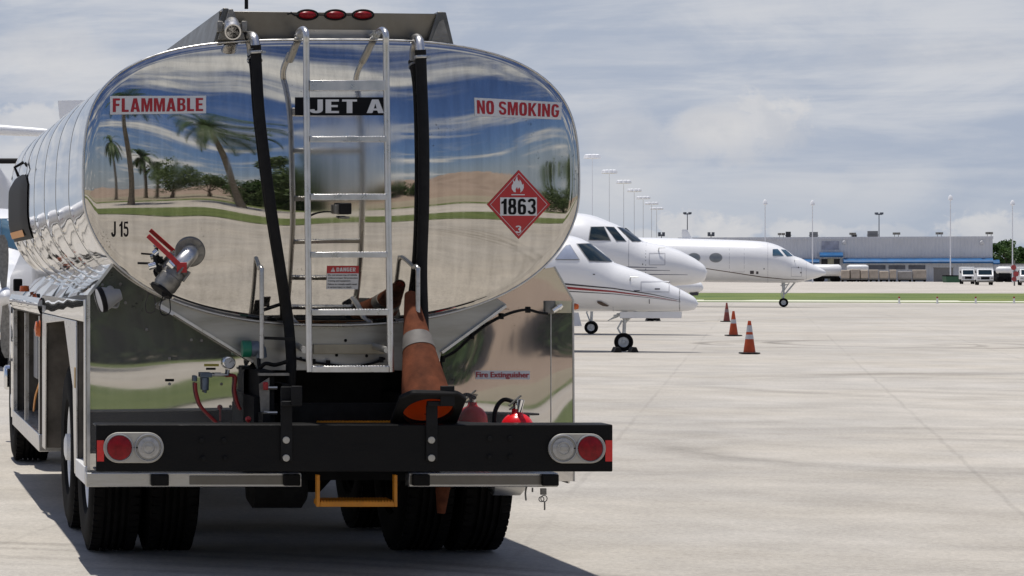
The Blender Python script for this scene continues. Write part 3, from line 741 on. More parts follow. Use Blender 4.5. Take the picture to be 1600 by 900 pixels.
# spot lamp on the left rail
mb = MB(); a, b = P(361,33,14.36), P(364,50,14.16)
mb.tube([a, a.lerp(b,.3), b], [.030, .042, .045], 24)
spot = mb.build('work_lamp', M['alum'], T)
mb = MB(); ax = (b-a).normalized(); mb.lathe([(.0,0),(.034,0),(.036,.006)], b, ax, 24); mb.build('lamp_glass', M['dark'], spot)
mb = MB(); mb.obox(P(343,42,14.31), (.03,.05,.06)); mb.obox(P(381,42,14.31), (.03,.05,.06)); mb.prism([P(340,62,14.30), P(384,62,14.30), P(376,36,14.30), P(348,36,14.30)], (0,.05,0))
mb.prism([P(352,34,14.30), P(358,14,14.30), P(364,14,14.30), P(372,36,14.30)], (0,.05,0))
mb.build('lamp_bracket', M['galv'], spot, bevel=.003)
mb = MB(); mb.tube([P(385,14,15.2), P(385,-60,15.2)], .011, 8); mb.build('antenna', M['rubber'], T)

# ---- vent hoses with their bent pipes
def hose(pipe, pts, rad, name='drain_hose'):
    mb = MB(); mb.tube(smooth_path(pts, 8), rad, 16); h = mb.build(name, M['rubber'], T)
    mb = MB(); mb.tube(smooth_path(pipe, 8), .0265, 16); mb.build('bent_pipe', M['alum'], h)
    q = Vector(pts[0]); mb = MB(); d = (Vector(pts[1])-q).normalized()
    mb.lathe([(.034,0),(.0355,.004),(.0355,.012),(.034,.016)], q + d*.03, d, 20); mb.obox(q + d*.04 + Vector((.042,-.0,0)), (.02,.014,.014)); mb.build('hose_clamp', M['satin'], h)
    return h
def smooth_path(pts, k=6):
    pts = [Vector(p) for p in pts]; out = []
    for i in range(len(pts)-1):
        p0, p1, p2, p3 = pts[max(i-1,0)], pts[i], pts[i+1], pts[min(i+2, len(pts)-1)]
        for j in range(k):
            t = j/k
            out.append(.5*((2*p1) + (p2-p0)*t + (2*p0-5*p1+4*p2-p3)*t*t + (3*p1-p0-3*p2+p3)*t**3))
    return out + [pts[-1]]
def HY_(px, py, off): return HP(px, py, off)
hose([P(386,58,14.40), P(391,56,14.30), P(397,60,14.22), P(399.5,78,14.19)],
     [P(399.5,70,14.19), HP(401,100,.045), HP(405,170,.040), HP(414,250,.038), HP(426,340,.038), HP(440,430,.04), HP(449,490,.06), P(453,530,14.17), P(455,570,14.12), P(452,620,14.12)], .0290)
hose([P(646,62,14.40), P(651,60,14.30), P(655,65,14.22), P(657,86,14.18)],
     [P(657,78,14.18), HP(658.5,120,.045), HP(662,220,.040), HP(662,320,.04), HP(659,420,.05), P(661,500,14.15), P(664,600,14.15)], .0305)

# ---- ladder
LY = 13.84
mb = MB()
railL = smooth_path([P(466,52,14.14), P(469,48,14.0), P(474,46,13.90), P(478,52,LY), P(478.5,66,LY)], 6) + [P(479,150,LY), P(480.5,300,LY), P(483,560,LY), P(484,581,LY)]
railR = smooth_path([P(588,53,14.12), P(592,49,14.0), P(598,47,13.90), P(602.5,53,LY), P(603,67,LY)], 6) + [P(604,150,LY), P(606,300,LY), P(610,560,LY), P(611,581,LY)]
mb.tube(railL, .0172, 16); lad = None
lad = mb.build('ladder', M['alum'], T)
mb = MB(); mb.tube(railR, .0172, 16); mb.build('ladder_rail', M['alum'], lad)
for y0, y1, kind in ((126,142,0), (214,222,1), (304,312.5,1), (394.5,402.5,1), (484,492.5,1), (572.5,581.5,1)):
    t = (y0-60)/520; xa, xb = 479+4.5*t+3.5, 603.5+7*t-3.5
    mb = MB()
    c0, c1 = P(xa, (y0+y1)/2, LY), P(xb, (y0+y1)/2, LY)
    hh = (y1-y0)/290
    mb.box(c0.x, c1.x, LY-.018, LY+.018, c0.z-hh/2, c0.z+hh/2)
    if kind:
        n = 26
        for i in range(n):
            x = c0.x + (c1.x-c0.x)*(i+.5)/n
            for dy in (-.012, .012): mb.lathe([(.0052,0),(.0045,.0035),(.0025,.004)], (x, LY+dy, c0.z+hh/2), (0,0,1), 8)
    mb.build('rung', M['alum'], lad, bevel=.0015)
mb = MB()
for px in (478, 607): mb.tube([P(px-2,547,LY), P(px-22 if px > 500 else px-12, 541, 14.33)], .0175, 14)
for a in ((472,62),(590,62)): mb.tube([P(a[0]-8, a[1]-4, 14.40), P(a[0]-2, a[1]-8, 14.08)], .022, 12)
mb.build_each('ladder_standoff', M['satin'], lad)
# small junction box on the head with its wire
mb = MB(); mb.obox(HP(538,326,.045), (.065,.085,.062)); jb = mb.build('junction_box', M['rubber'], T, bevel=.006)
mb = MB(); mb.obox(HP(526,327,.035), (.03,.05,.05)); mb.obox(HP(538,340,.04), (.05,.05,.012)); mb.build('bracket', M['galv'], jb, bevel=.003)
mb = MB(); mb.tube(smooth_path([HP(518,331,.03), HP(508,331,.02), HP(496,333,.02), HP(486,337,.03)], 5), .004, 6); mb.build('wire', M['rubber'], jb)
# grab handles standing on the cradle and curving into the head
def grab(x0, x1, ytop, ybot):
    mb = MB(); a = HP(x1, ytop+2, -.01)
    mb.tube(smooth_path([P(x0, ybot, 14.0), P(x0, ytop+16, 14.0), P(x0, ytop+6, 14.015), P((x0+x1)/2, ytop, 14.06), a], 8), .0125, 12)
    return mb.build('grab_handle', M['satin'], T)
grab(409, 405, 417, 560); grab(653, 647, 416, 560)

# ---- loading valve
fl_c = HP(297, 393, .0); q1, q2 = head_y(fl_c.x-.05, fl_c.z), head_y(fl_c.x+.05, fl_c.z); q3, q4 = head_y(fl_c.x, fl_c.z-.05), head_y(fl_c.x, fl_c.z+.05)
nrm = Vector((-(q1-q2)/.1*-1, -1, (q4-q3)/.1)).normalized()
nrm = Vector(((q2-q1)/.1, -1, (q4-q3)/.1)).normalized()
mb = MB(); mb.lathe([(0,.024),(.078,.024),(.083,.018),(.083,0)], fl_c, nrm, 36)
fl_x = nrm.cross(Vector((0,0,1))).normalized(); fl_z = fl_x.cross(nrm)
for i in range(8):
    t = 2*math.pi*(i+.5)/8; mb.lathe([(.0105,0),(.0105,.010),(0,.010)], fl_c + nrm*.024 + (fl_x*math.cos(t)+fl_z*math.sin(t))*.066, nrm, 6)
valve = mb.build('loading_valve', M['galv'], T)
e0 = fl_c + nrm*.02; e1 = fl_c + nrm*.085 + Vector((-.006,0,-.004)); e2 = P(286, 409, e1.y-.035); e3 = P(278, 419, e1.y-.04)
mb = MB(); mb.tube(smooth_path([e0, e1, e2, e3], 6), .046, 28); mb.build('elbow_pipe', M['alum'], valve)
ax = (P(258,446,e3.y-.02) - e3).normalized()
mb = MB(); mb.lathe([(0,0),(.062,0),(.064,.006),(.064,.03),(.058,.034)], e3 - ax*.012, ax, 28)
for i in range(6):
    t = 2*math.pi*i/6; u_ = ax.cross(Vector((0,0,1))).normalized(); w_ = ax.cross(u_)
    mb.cyl(e3 + (u_*math.cos(t)+w_*math.sin(t))*.064 - ax*.018, e3 + (u_*math.cos(t)+w_*math.sin(t))*.064 + ax*.045, .009, None, 8)
mb.build('coupling_flange', M['galv'], valve, bevel=.001)
mb = MB(); mb.lathe([(.054,0),(.062,.02),(.062,.045),(.066,.05),(.066,.105),(.060,.115),(.058,.125),(.05,.128),(0,.128)], e3 + ax*.018, ax, 32)
mb.build('valve_body', M['galv'], valve)
mb = MB(); mb.lathe([(.067,0),(.069,.005),(.069,.012),(.064,.018),(.03,.02),(0,.02)], e3 + ax*.146, ax, 32); mb.build('dust_cap', M['rubber'], valve)
mb = MB(); h0, h1 = P(289, 422, e3.y-.065), P(231, 368, e3.y-.05)
mb.bar(h0, h1, .026, .010, (0,1,0)); mb.obox(P(284,418,e3.y-.062), (.055,.012,.055)); mb.build('lever_handle', M['redpaint'], valve, bevel=.003)
mb = MB()
mb.cyl(P(240,397,e3.y-.01), P(246,392,e3.y-.01), .0165, None, 16); mb.cyl(P(232,417,e3.y-.02), P(243,414,e3.y-.02), .019, None, 16); mb.cyl(P(263,409,e3.y-.05), P(271,417,e3.y-.05), .020, None, 16)
mb.build_each('vent_fitting', M['chrome'], valve)
mb = MB(); mb.tube([P(215,411,e3.y-.02), P(234,411.5,e3.y-.02)], .0065, 8); mb.tube([P(242,398,e3.y), P(243,412,e3.y), P(252,424,e3.y)], .012, 10); mb.obox(P(248,420,e3.y), (.03,.05,.035))
mb.build('release_lever', M['rubber'], valve)
mb = MB(); mb.tube(smooth_path([P(255,462,e3.y-.06), P(250,478,e3.y-.06), P(252,490,e3.y-.06), P(260,492,e3.y-.06), P(266,486,e3.y-.06), P(265,466,e3.y-.06)], 8), .0032, 6); mb.obox(P(257,460,e3.y-.06), (.03,.02,.02)); mb.build('cap_lanyard', M['rubber'], valve)

# ---- rear body panels, cradle and the dark bay between them
YP = 14.40
def poly_panel(pts, Y, th, name, m, par=T, bevel=.0):
    mb = MB(); mb.prism([P(x, y, Y) for x, y in pts], (0, th, 0)); return mb.build(name, m, par, bevel=bevel)
lp = poly_panel([(139,462),(176,413),(240,425),(400,475),(400,560),(381,580),(381,752),(139,752)], YP, .012, 'rear_panel', M['plate'])
rp = poly_panel([(688,752),(688,470),(790,430),(866,417),(894.5,469),(896.5,752)], YP, .012, 'rear_panel', M['plate2'])
mb = MB()                                               # folded edge flanges
for a, b in (((138.5,461.5),(138.5,752)), ((176,412.5),(138.5,461.5))): mb.bar(P(*a, YP-.004), P(*b, YP-.004), .016, .014, (0,1,0))
mb.build_each('edge_trim', M['alum'], lp)
mb = MB()
for a, b in (((895.5,469),(897,752)), ((866,416.5),(895.5,469))): mb.bar(P(*a, YP-.002), P(*b, YP-.002), .008, .010, (0,1,0))
mb.bar(P(861,470,YP-.003), P(861,660,YP-.003), .004, .003, (0,1,0))
mb.build_each('edge_trim', M['satin'], rp)
mb = MB()
for x, y in ((140,448),(188,444),(196,473),(229,515),(301,501),(315,532),(265,560),(299,531),(160,445),(346,600),(360,635),(265,600)):
    mb.lathe([(.0085,0),(.0075,.004),(0,.005)], P(x, y, YP-.001), (0,-1,0), 10)
mb.build_each('rivet', M['galv'], lp)
cradle = poly_panel([(248,474),(395,563),(402,579),(684,579),(690,548),(792,476),(720,430),(330,430)], 14.335, .012, 'tank_cradle', mat('cradle_sheet', (.36,.35,.325), .34, 1.0, .22, 4, rvar=.1, stretch=(.4,1,3)), T, .003)
mb = MB(); mb.bar(P(249,475.5,14.318), P(395,565,14.318), .014, .03, (0,1,0)); mb.bar(P(690,551,14.318), P(790,478,14.318), .014, .03, (0,1,0)); mb.build_each('cradle_flange', M['alum'], cradle)
mb = MB(); mb.prism([P(251,477.5,14.30), P(273,488.5,14.30), P(270,493,14.30), P(249,482,14.30)], (0,.004,0)); mb.build('label_strip', M['vinyl'], cradle)
mb = MB(); mb.box(P(490,0,14.32).x, P(600,0,14.32).x, 14.315, 14.333, P(0,553,14.32).z, P(0,538,14.32).z); mb.build('tan_plate', mat('tan_sheet', (.42,.37,.27), .5, .5, .1, 9), cradle, bevel=.002)  # flat tan plate on the cradle, behind the ladder
mb = MB(); mb.tube(smooth_path([P(462,560,14.30), P(490,566,14.30), P(512,569,14.29), P(548,573,14.30), P(580,568,14.30), P(602,560,14.30)], 6), .007, 8)
for x, y in ((490,565),(513,567),(596,562)): mb.obox(P(x, y, 14.30), (.018,.03,.03))
mb.build('cable_loom', M['rubber'], cradle)
mb = MB()
for x, y in ((540,532),(526,555),(573,556),(470,560)): mb.lathe([(.009,0),(.008,.004),(0,.005)], P(x, y, 14.333), (0,-1,0), 10)
mb.build_each('rivet', M['dark'], cradle)
# dark bay
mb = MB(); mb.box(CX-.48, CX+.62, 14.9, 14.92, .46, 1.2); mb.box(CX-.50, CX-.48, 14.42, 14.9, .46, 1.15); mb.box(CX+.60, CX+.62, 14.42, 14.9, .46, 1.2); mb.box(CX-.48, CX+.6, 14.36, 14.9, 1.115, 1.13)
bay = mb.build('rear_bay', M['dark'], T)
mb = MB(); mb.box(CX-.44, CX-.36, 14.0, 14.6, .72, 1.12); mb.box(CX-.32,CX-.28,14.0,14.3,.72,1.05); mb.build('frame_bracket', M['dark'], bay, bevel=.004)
mb = MB(); mb.prism([P(405,600,13.98), P(421,590,13.98), P(421,655,13.98), P(408,655,13.98)], (0,.01,0)); mb.prism([P(405,583,13.97), P(452,583,13.97), P(452,587,13.97), P(405,587,13.97)], (0,.05,0)); mb.build('gusset', M['galv'], bay)
mb = MB(); mb.obox(P(415,603,13.96), (.025,.03,.042)); mb.build('release_button', M['redpaint'], bay, bevel=.004)
mb = MB()
for y in (606, 645): mb.cyl(P(412,y,13.97), P(433,y,13.97), .010, None, 8)
mb.build_each('through_bolt', M['satin'], bay)
mb = MB(); mb.lathe([(0,-.016),(.012,-.010),(.016,0),(.012,.010),(0,.016)], P(388,655,13.85), (0,1,0), 16); mb.cyl(P(388,658,13.86), P(388,676,13.86), .006, None, 8); mb.build('knob', M['redpaint'], bay)
# air couplings on the left of the bay
mb = MB(); mb.cyl(P(378,545,14.2), P(392,545,14.2), .046, None, 20); gl = mb.build('coupling_cap', M['green'], T, bevel=.004)
mb = MB(); mb.tube([P(392,545,14.2), P(400,545,14.2), P(406,548,14.2), P(409,560,14.2)], [.042,.045,.038,.03], 18); mb.build('coupling_body', M['bluegrey'], gl)
mb = MB(); mb.tube(smooth_path([P(404,560,14.16), P(406,574,14.14), P(415,568,14.1), P(430,570,14.1), P(448,565,14.0)], 6), .011, 10); mb.bar(P(414,528,14.1), P(460,530,14.0), .02, .016); mb.build_each('coupling_hose', M['rubber'], gl)
# pressure regulator, gauge, red hoses
mb = MB(); c = P(358, 567, YP-.04); mb.lathe([(0,-.006),(.030,-.006),(.034,-.004),(.036,.0),(.036,.03),(0,.03)], c, (0,1,0), 28); ga = mb.build('pressure_gauge', M['chrome'], T)
mb = MB(); mb.lathe([(0,-.009),(.029,-.0085)], c, (0,1,0), 24); mb.build('dial', M['vinyl'], ga)
mb = MB(); mb.bar(c+Vector((0,-.011,0)), c+Vector((.016,-.011,.015)), .003, .002)
for i in range(9):
    t = R(-40 + 260*i/8); d = Vector((math.cos(t), 0, math.sin(t))); mb.bar(c+d*.021+Vector((0,-.0105,0)), c+d*.027+Vector((0,-.0105,0)), .002, .001)
mb.build('needle', M['blktxt'], ga)
mb = MB(); mb.cyl(P(321,590,YP-.04), P(321,610,YP-.04), .020, .018, 18); mb.obox(P(322,586,YP-.04), (.062,.04,.026)); mb.cyl(P(321,610,YP-.04), P(321,614,YP-.04), .008, None, 10); mb.cyl(P(305,596,YP-.03), P(305,587,YP-.03), .011, None, 10)
reg = mb.build('air_regulator', M['bluegrey'], T, bevel=.003)
mb = MB(); mb.tube([P(331,586,YP-.04), P(348,586,YP-.04), P(356,586,YP-.04), P(357,578,YP-.04)], .008, 10); mb.obox(P(342,585,YP-.05), (.05,.03,.012)); mb.build('pipe_fitting', M['satin'], reg)
for pts in ([(305.5,598),(307,614),(315,636),(338,660),(344,668)], [(352,587),(366,587),(368,594),(367,612),(372,632),(376,640)]):
    mb = MB(); mb.tube(smooth_path([P(*q, YP-.035) for q in pts], 8), .0088, 12); mb.build('air_hose', M['redhose'], reg)
mb = MB(); mb.prism([P(319,568.5,YP-.002),P(342,568.5,YP-.002),P(342,572.5,YP-.002),P(319,572.5,YP-.002)], (0,.002,0)); mb.build('caution_label', mat('yellow_label', (.42,.34,.05), .5, 0, .1, 30), reg)
mb = MB(); mb.prism([P(322,574.5,YP-.002),P(337,574.5,YP-.002),P(337,578,YP-.002),P(322,578,YP-.002)], (0,.002,0)); mb.prism([P(258,592,YP-.002),P(272,592,YP-.002),P(272,596,YP-.002),P(258,596,YP-.002)], (0,.002,0)); mb.build('label_strip', M['blktxt'], reg)
# floodlight on the left panel, facing outward
mb = MB(); ctr = P(163, 467, YP-.10); d = Vector((-.93,-.10,-.26)).normalized()
mb.lathe([(0,-.10),(.03,-.095),(.042,-.06),(.060,-.02),(.066,0)], ctr, d, 24); flo = mb.build('floodlight', M['greyplast'], T)
mb = MB(); mb.lathe([(.066,0),(.073,.004),(.073,.026),(.066,.030)], ctr, d, 28); mb.build('lamp_rim', M['rubber'], flo)
mb = MB(); mb.lathe([(0,.034),(.066,.030)], ctr, d, 24); mb.build('lamp_glass', M['vinyl'], flo)
mb = MB(); mb.tube([ctr+Vector((.03,.0,.02)), P(172,452,YP)], .022, 12); mb.tube(smooth_path([P(172,478,YP-.08), P(182,480,YP-.07), P(185,472,YP-.05), P(180,464,YP-.03)], 5), .006, 8); mb.build('lamp_bracket', M['greyplast'], flo)
# cable across the right panel with its plug plate
mb = MB(); pts = [(691,592),(690,575),(692,561),(712,549),(737,526),(760,508),(784,495),(806,487),(826,484),(842,488),(856,490)]
mb.tube(smooth_path([P(x, y, YP-.02) for x, y in pts], 6), .0065, 10)
cab = mb.build('trailing_cable', M['rubber'], T)
for x, y in ((692,561),(738,525),(784,494),(826,484)):
    mb = MB(); mb.obox(P(x, y, YP-.015), (.018,.024,.034)); mb.build('cable_clip', M['dark'], cab, bevel=.003)
mb = MB(); mb.prism([P(868,470,YP-.008),P(893,470,YP-.008),P(893,489,YP-.008),P(868,489,YP-.008)], (0,.006,0)); pp = mb.build('plug_plate', M['tape'], T)
mb = MB(); mb.prism([P(852,470,YP-.02),P(867,470,YP-.02),P(867,490,YP-.02),P(852,490,YP-.02)], (0,.018,0)); mb.build('socket_box', M['galv'], pp, bevel=.003)
mb = MB(); mb.cyl(P(864,486,YP-.04), P(878,477,YP-.04), .014, None, 14); mb.cyl(P(872,481,YP-.04), P(875,479,YP-.04), .018, None, 14); mb.build('plug', M['chrome'], pp)
mb = MB(); mb.lathe([(0,.03),(.014,.026),(.018,.012),(.018,0)], P(896,479,YP+.02), (1,0,0), 16); mb.build('side_marker_light', M['amber'], T)
mb = MB(); f = quad_px([(743,579),(828,579.5),(828,593),(743,592.5)]); plate(mb, 0, f, flat(YP), (0,0,1,1), .002, 2, 1)
put_text(mb, 1, 'Fire Extinguisher', f, flat(YP), (.01,.02,.99,.86), .0035, .07); mb.build('extinguisher_sign', [M['vinyl'], M['redtxt']], T, fix=False)

# ---- bumper with lamps, cone hooks and bolts
bz0, bz1 = P(0,737,YB).z, P(0,663.5,YB).z; bx0, bx1 = P(150,0,YB).x, P(957.5,0,YB).x
mb = MB()
mb.prism([(bx0,YB,bz0),(bx0,YB,bz1),(bx0,YB+.20,bz1),(bx0,YB+.20,bz1-.012),(bx0,YB+.012,bz1-.012),(bx0,YB+.012,bz0+.012),(bx0,YB+.2,bz0+.012),(bx0,YB+.2,bz0)], (bx1-bx0,0,0))
bump = mb.build('bumper', M['blackb'], T, bevel=.006)
mb = MB()
for x, y in ((315,688),(350,688),(317,716),(352,716),(765,685),(797,685),(765,713.5),(797,713.5)): mb.lathe([(.0165,0),(.0165,.003),(.012,.004),(.0115,.013),(0,.014)], P(x, y, YB-.001), (0,-1,0), 6)
mb.build_each('bolt', M['dark'], bump)
def lamp_cluster(x0, x1, xr, xc, y0, y1):
    mb = MB(); rr = (y1-y0)/2; pts = []
    for i in range(17): t = math.pi/2 + math.pi*i/16; pts.append(P(x0+rr + rr*math.cos(t), (y0+y1)/2 - rr*math.sin(t), YB-.014))
    for i in range(17): t = -math.pi/2 + math.pi*i/16; pts.append(P(x1-rr + rr*math.cos(t), (y0+y1)/2 - rr*math.sin(t), YB-.014))
    mb.prism(pts, (0,.0135,0)); cl = mb.build('tail_lamp', M['bezel'], T, bevel=.004)
    for px, m, nm in ((xr, M['redlens'], 'red_lens'), (xc, M['clearlens'], 'clear_lens')):
        c = P(px, (y0+y1)/2, YB-.0145)
        mb = MB(); mb.lathe([(.074,0),(.074,.006),(.068,.009),(.066,.004)], c, (0,-1,0), 36); mb.build('lens_rim', M['greyplast'], cl)
        mb = MB(); rl = .064 if m is M['redlens'] else .056
        prof = [(rl,.004)] + [(rl*(1-i/8), .006+.010*(1-(1-i/8)**2) + (.0012 if i % 2 else 0)) for i in range(9)]
        mb.lathe(prof, c, (0,-1,0), 36); o = mb.build(nm, m, cl, sharp=60)
        if m is M['clearlens']:
            mb = MB(); mb.lathe([(.034,.0165),(.0345,.019),(.031,.019),(.031,.0165)], c, (0,-1,0), 24); mb.obox(c+Vector((0,-.018,0)), (.03,.004,.016)); mb.build('bulb_holder', M['bezel'], o)
    mb = MB(); c = P((xr+xc)/2, (y0+y1)/2, YB-.017); mb.box(c.x-.03, c.x+.03, c.y, c.y+.004, c.z-.003, c.z+.003); mb.build('split_line', M['rubber'], cl)
lamp_cluster(161.5, 256, 186.5, 232, 675.5, 723.5); lamp_cluster(857, 947, 922, 879.5, 677.5, 724)
for a in (151.5, 946): 
    mb = MB(); mb.prism([P(a,688,YB-.003),P(a+11,688,YB-.003),P(a+11,721,YB-.003),P(a,721,YB-.003)], (0,.0028,0)); mb.build('reflector', M['redrefl'], T)
for x, hookx in ((447, 456), (674, 693)):
    mb = MB(); x0, x1 = P(x-9,0,YB).x, P(x+9,0,YB).x
    mb.box(x0, x1, YB-.016, YB-.003, P(0,720,YB).z, P(0,604 if x < 500 else 632,YB).z)
    mb.box(x0, P(hookx+13,0,YB).x, YB-.05, YB-.017, P(0,634,YB).z, P(0,626,YB).z)
    hx0, hx1 = P(hookx-9 if x > 500 else hookx-4,0,YB).x, P(hookx+13,0,YB).x
    mb.box(hx0, hx1, YB-.066, YB-.052, P(0,634,YB-.06).z, P(0,603,YB-.06).z)
    hk = mb.build('cone_hook', M['blackp'], T, bevel=.004)
    mb = MB()
    for y in (687.5, 715.5): mb.lathe([(.0185,0),(.0185,.007),(.016,.010),(0,.011)], P(x, y, YB-.016), (0,-1,0), 14)
    mb.build_each('bolt', M['bezel'], hk)
# rear sill in polished aluminium with rubber stops
YS = 14.30
for xa, xb, pads, xm in ((135, 471, ((235,263),(442,468)), 296), (639, 872, ((643,670),(845,871)), 640)):
    mb = MB(); a, b = P(xa,0,YS).x, P(xb,0,YS).x; mb.box(a, b, YS, YS+.10, P(0,761,YS).z, P(0,739,YS).z)
    sl = mb.build('rear_sill', M['satin'], T, bevel=.004)
    mb = MB(); mb.box(P(xm,0,YS).x, b-.01, YS-.006, YS-.0005, P(0,757,YS).z, P(0,743,YS).z); mb.build('sill_strip', M['dull'], sl, bevel=.002)
    for p0, p1 in pads:
        mb = MB(); mb.box(P(p0,0,YS).x, P(p1,0,YS).x, YS-.035, YS-.007, P(0,758.5,YS).z, P(0,740.5,YS).z); mb.build('rubber_stop', M['rubber'], sl, bevel=.006)
# yellow folding step and the step tread behind the bumper
YW = 14.05
mb = MB(); y0, y1 = P(0,792,YW).z, P(0,742,YW).z
mb.box(P(495,0,YW).x, P(500,0,YW).x, YW, YW+.05, y0, y1); mb.box(P(616,0,YW).x, P(621,0,YW).x, YW, YW+.05, y0, y1)
mb.box(P(500,0,YW).x+.0005, P(616,0,YW).x-.0005, YW, YW+.20, y0, P(0,784,YW).z)
st = mb.build('folding_step', M['yellow'], T, bevel=.003)
mb = MB(); xa, xb = P(501,0,YW).x, P(615,0,YW).x
for i in range(24):
    x = xa + (xb-xa)*(i+.5)/24; z = P(0,784,YW).z; mb.prism([(x-.0065,YW+.002,z+.0004),(x+.0065,YW+.002,z+.0004),(x,YW+.002,z+.009)], (0,.19,0))
mb.build('tread_teeth', M['yellow'], st)
YT = 13.98; mb = MB(); zt2 = P(0,661,YT).z; xa, xb = P(500,0,YT).x, P(628,0,YT).x
mb.box(xa, xb, YT, YT+.2, zt2-.03, zt2)
tr = mb.build('step_tread', M['yellow'], T, bevel=.002)
mb = MB()
for i in range(26):
    x = xa + (xb-xa)*(i+.5)/26; mb.prism([(x-.006,YT+.001,zt2+.0004),(x+.006,YT+.001,zt2+.0004),(x,YT+.001,zt2+.008)], (0,.19,0))
mb.build('tread_teeth', M['yellow'], tr)
# air tank, fuel tank end, trailing keys
mb = MB(); a, b = P(386,762,14.7), P(478,762,14.7); mb.tube([a, a+Vector((.03,0,0)), b-Vector((.03,0,0)), b], [.07,.115,.115,.07], 24); mb.build('air_tank', M['dark'], T, sharp=50)
mb = MB(); a, b = P(764,757,14.8), P(820,757,14.8); mb.tube([a, a+Vector((.02,0,0)), b-Vector((.03,0,0)), b], [.03,.062,.062,.03], 20); mb.build('drain_tank', M['satin'], T, sharp=50)
mb = MB(); mb.obox(P(849,768,14.3), (.03,.02,.035)); mb.tube(smooth_path([P(823,760,14.3), P(821,770,14.3), P(822,782,14.3)], 4), .005, 6)
mb.tube([P(832,762,14.3), P(832,769,14.3)], .005, 6)
for cx_, cy_, r_ in ((850,779,5),(846,780,4)): mb.tube([P(cx_ + r_*math.cos(t*math.pi/6), cy_ + r_*math.sin(t*math.pi/6), 14.3) for t in range(13)], .0028, 6, False)
mb.tube([P(851,784,14.3), P(851,797,14.3)], .0045, 6); mb.build_each('key_ring', M['galv'], T)

# ---- chassis, axles, wheels
mb = MB()
for sx in (-1, 1): mb.box(CX+sx*.43-.04, CX+sx*.43+.04, 14.0, 25.6, .72, .98)
for y in (14.1, 15.0, 16.2, 17.9, 19.8, 21.7, 25.5): mb.box(CX-.389, CX+.389, y, y+.08, .76, .94)
ch = mb.build('chassis', M['dark'], T)
mb = MB()
for sx in (-1, 1): mb.box(CX+sx*.43-.02, CX+sx*.43+.02, 13.82, 13.999, .72, .90)
mb.build_each('bumper_mount', M['dark'], ch)
mb = MB()
for y in (15.5, 16.85): mb.tube([(CX-.95,y,.54),(CX-.25,y,.54),(CX-.14,y,.54),(CX+.14,y,.54),(CX+.25,y,.54),(CX+.95,y,.54)], [.075,.085,.2,.2,.085,.075], 20)
mb.tube([(CX-.95,22.9,.5),(CX+.95,22.9,.5)], .06, 12); mb.tube([(CX,15.5,.56),(CX,21.5,.7)], .06, 12); mb.build_each('axle', M['dark'], ch)
mb = MB()
for sx in (-1, 1):
    for y in (15.5, 16.85):
        mb.box(CX+sx*.52-.04, CX+sx*.52+.04, y-.42, y+.42, .60, .66); mb.box(CX+sx*.52-.05, CX+sx*.52+.05, y-.12, y+.12, .45, .72)
mb.build_each('spring_pack', M['dark'], ch)
def wheel(x, y, sx, w=.285, r=.52, inner=False):
    c = Vector((x, y, r)); ax = (sx, 0, 0); h = w/2
    mb = MB(); mb.lathe([(.29,-h+.02),(.297,h-.03),(.285,h-.02),(.272,h-.03),(.262,h-.075),(.15,h-.085),(.14,h-.05),(.09,h-.04),(.085,h+.01),(.055,h+.02),(0,h+.022)], c, ax, 36)
    for i in range(10):
        t = 2*math.pi*i/10; mb.lathe([(.017,0),(.017,.02),(0,.024)], c + Vector((sx*(h-.08), .2*math.cos(t), .2*math.sin(t))), ax, 6)
    rim = mb.build('wheel', M['dark'] if inner else M['whitev'], T)
    mb = MB(); prof = [(.292,-h+.02),(.31,-h),(.40,-h-.012),(.455,-h-.008),(.488,-h+.004),(.508,-h+.022)]
    g = .011; nr = 4; xs = -h+.042; ww = 2*h-.084
    prof.append((r-.003, -h+.04))
    for i in range(nr):
        q = xs + ww*(i+1)/(nr+1)
        prof += [(r, q-g), (r-.016, q-g+.002), (r-.016, q+g-.002), (r, q+g)]
    prof += [(r-.003, h-.04),(.508,h-.022),(.488,h-.004),(.455,h+.008),(.40,h+.012),(.31,h),(.292,h-.02)]
    mb.lathe(prof, c, ax, 60)
    for i in range(60):                                 # shoulder tread blocks
        t = 2*math.pi*(i+.5)/60
        for s_ in (-1, 1):
            d = Vector((0, math.cos(t), math.sin(t))); tg = Vector((1,0,0)).cross(d)
            mb.obox(c + d*(r-.010) + Vector((s_*sx*(h-.036),0,0)), (.050,.036,.022), Matrix(((1,0,0), tuple(tg), tuple(d))).transposed())
    mb.build('tyre', M['tyre'], rim, sharp=30)
for y in (15.5, 16.85):
    for sx in (-1, 1): wheel(CX-.035+sx*1.075, y, sx); wheel(CX-.035+sx*.74, y, -sx, inner=True)
for sx in (-1, 1): wheel(CX+sx*1.11, 22.9, sx, .30)

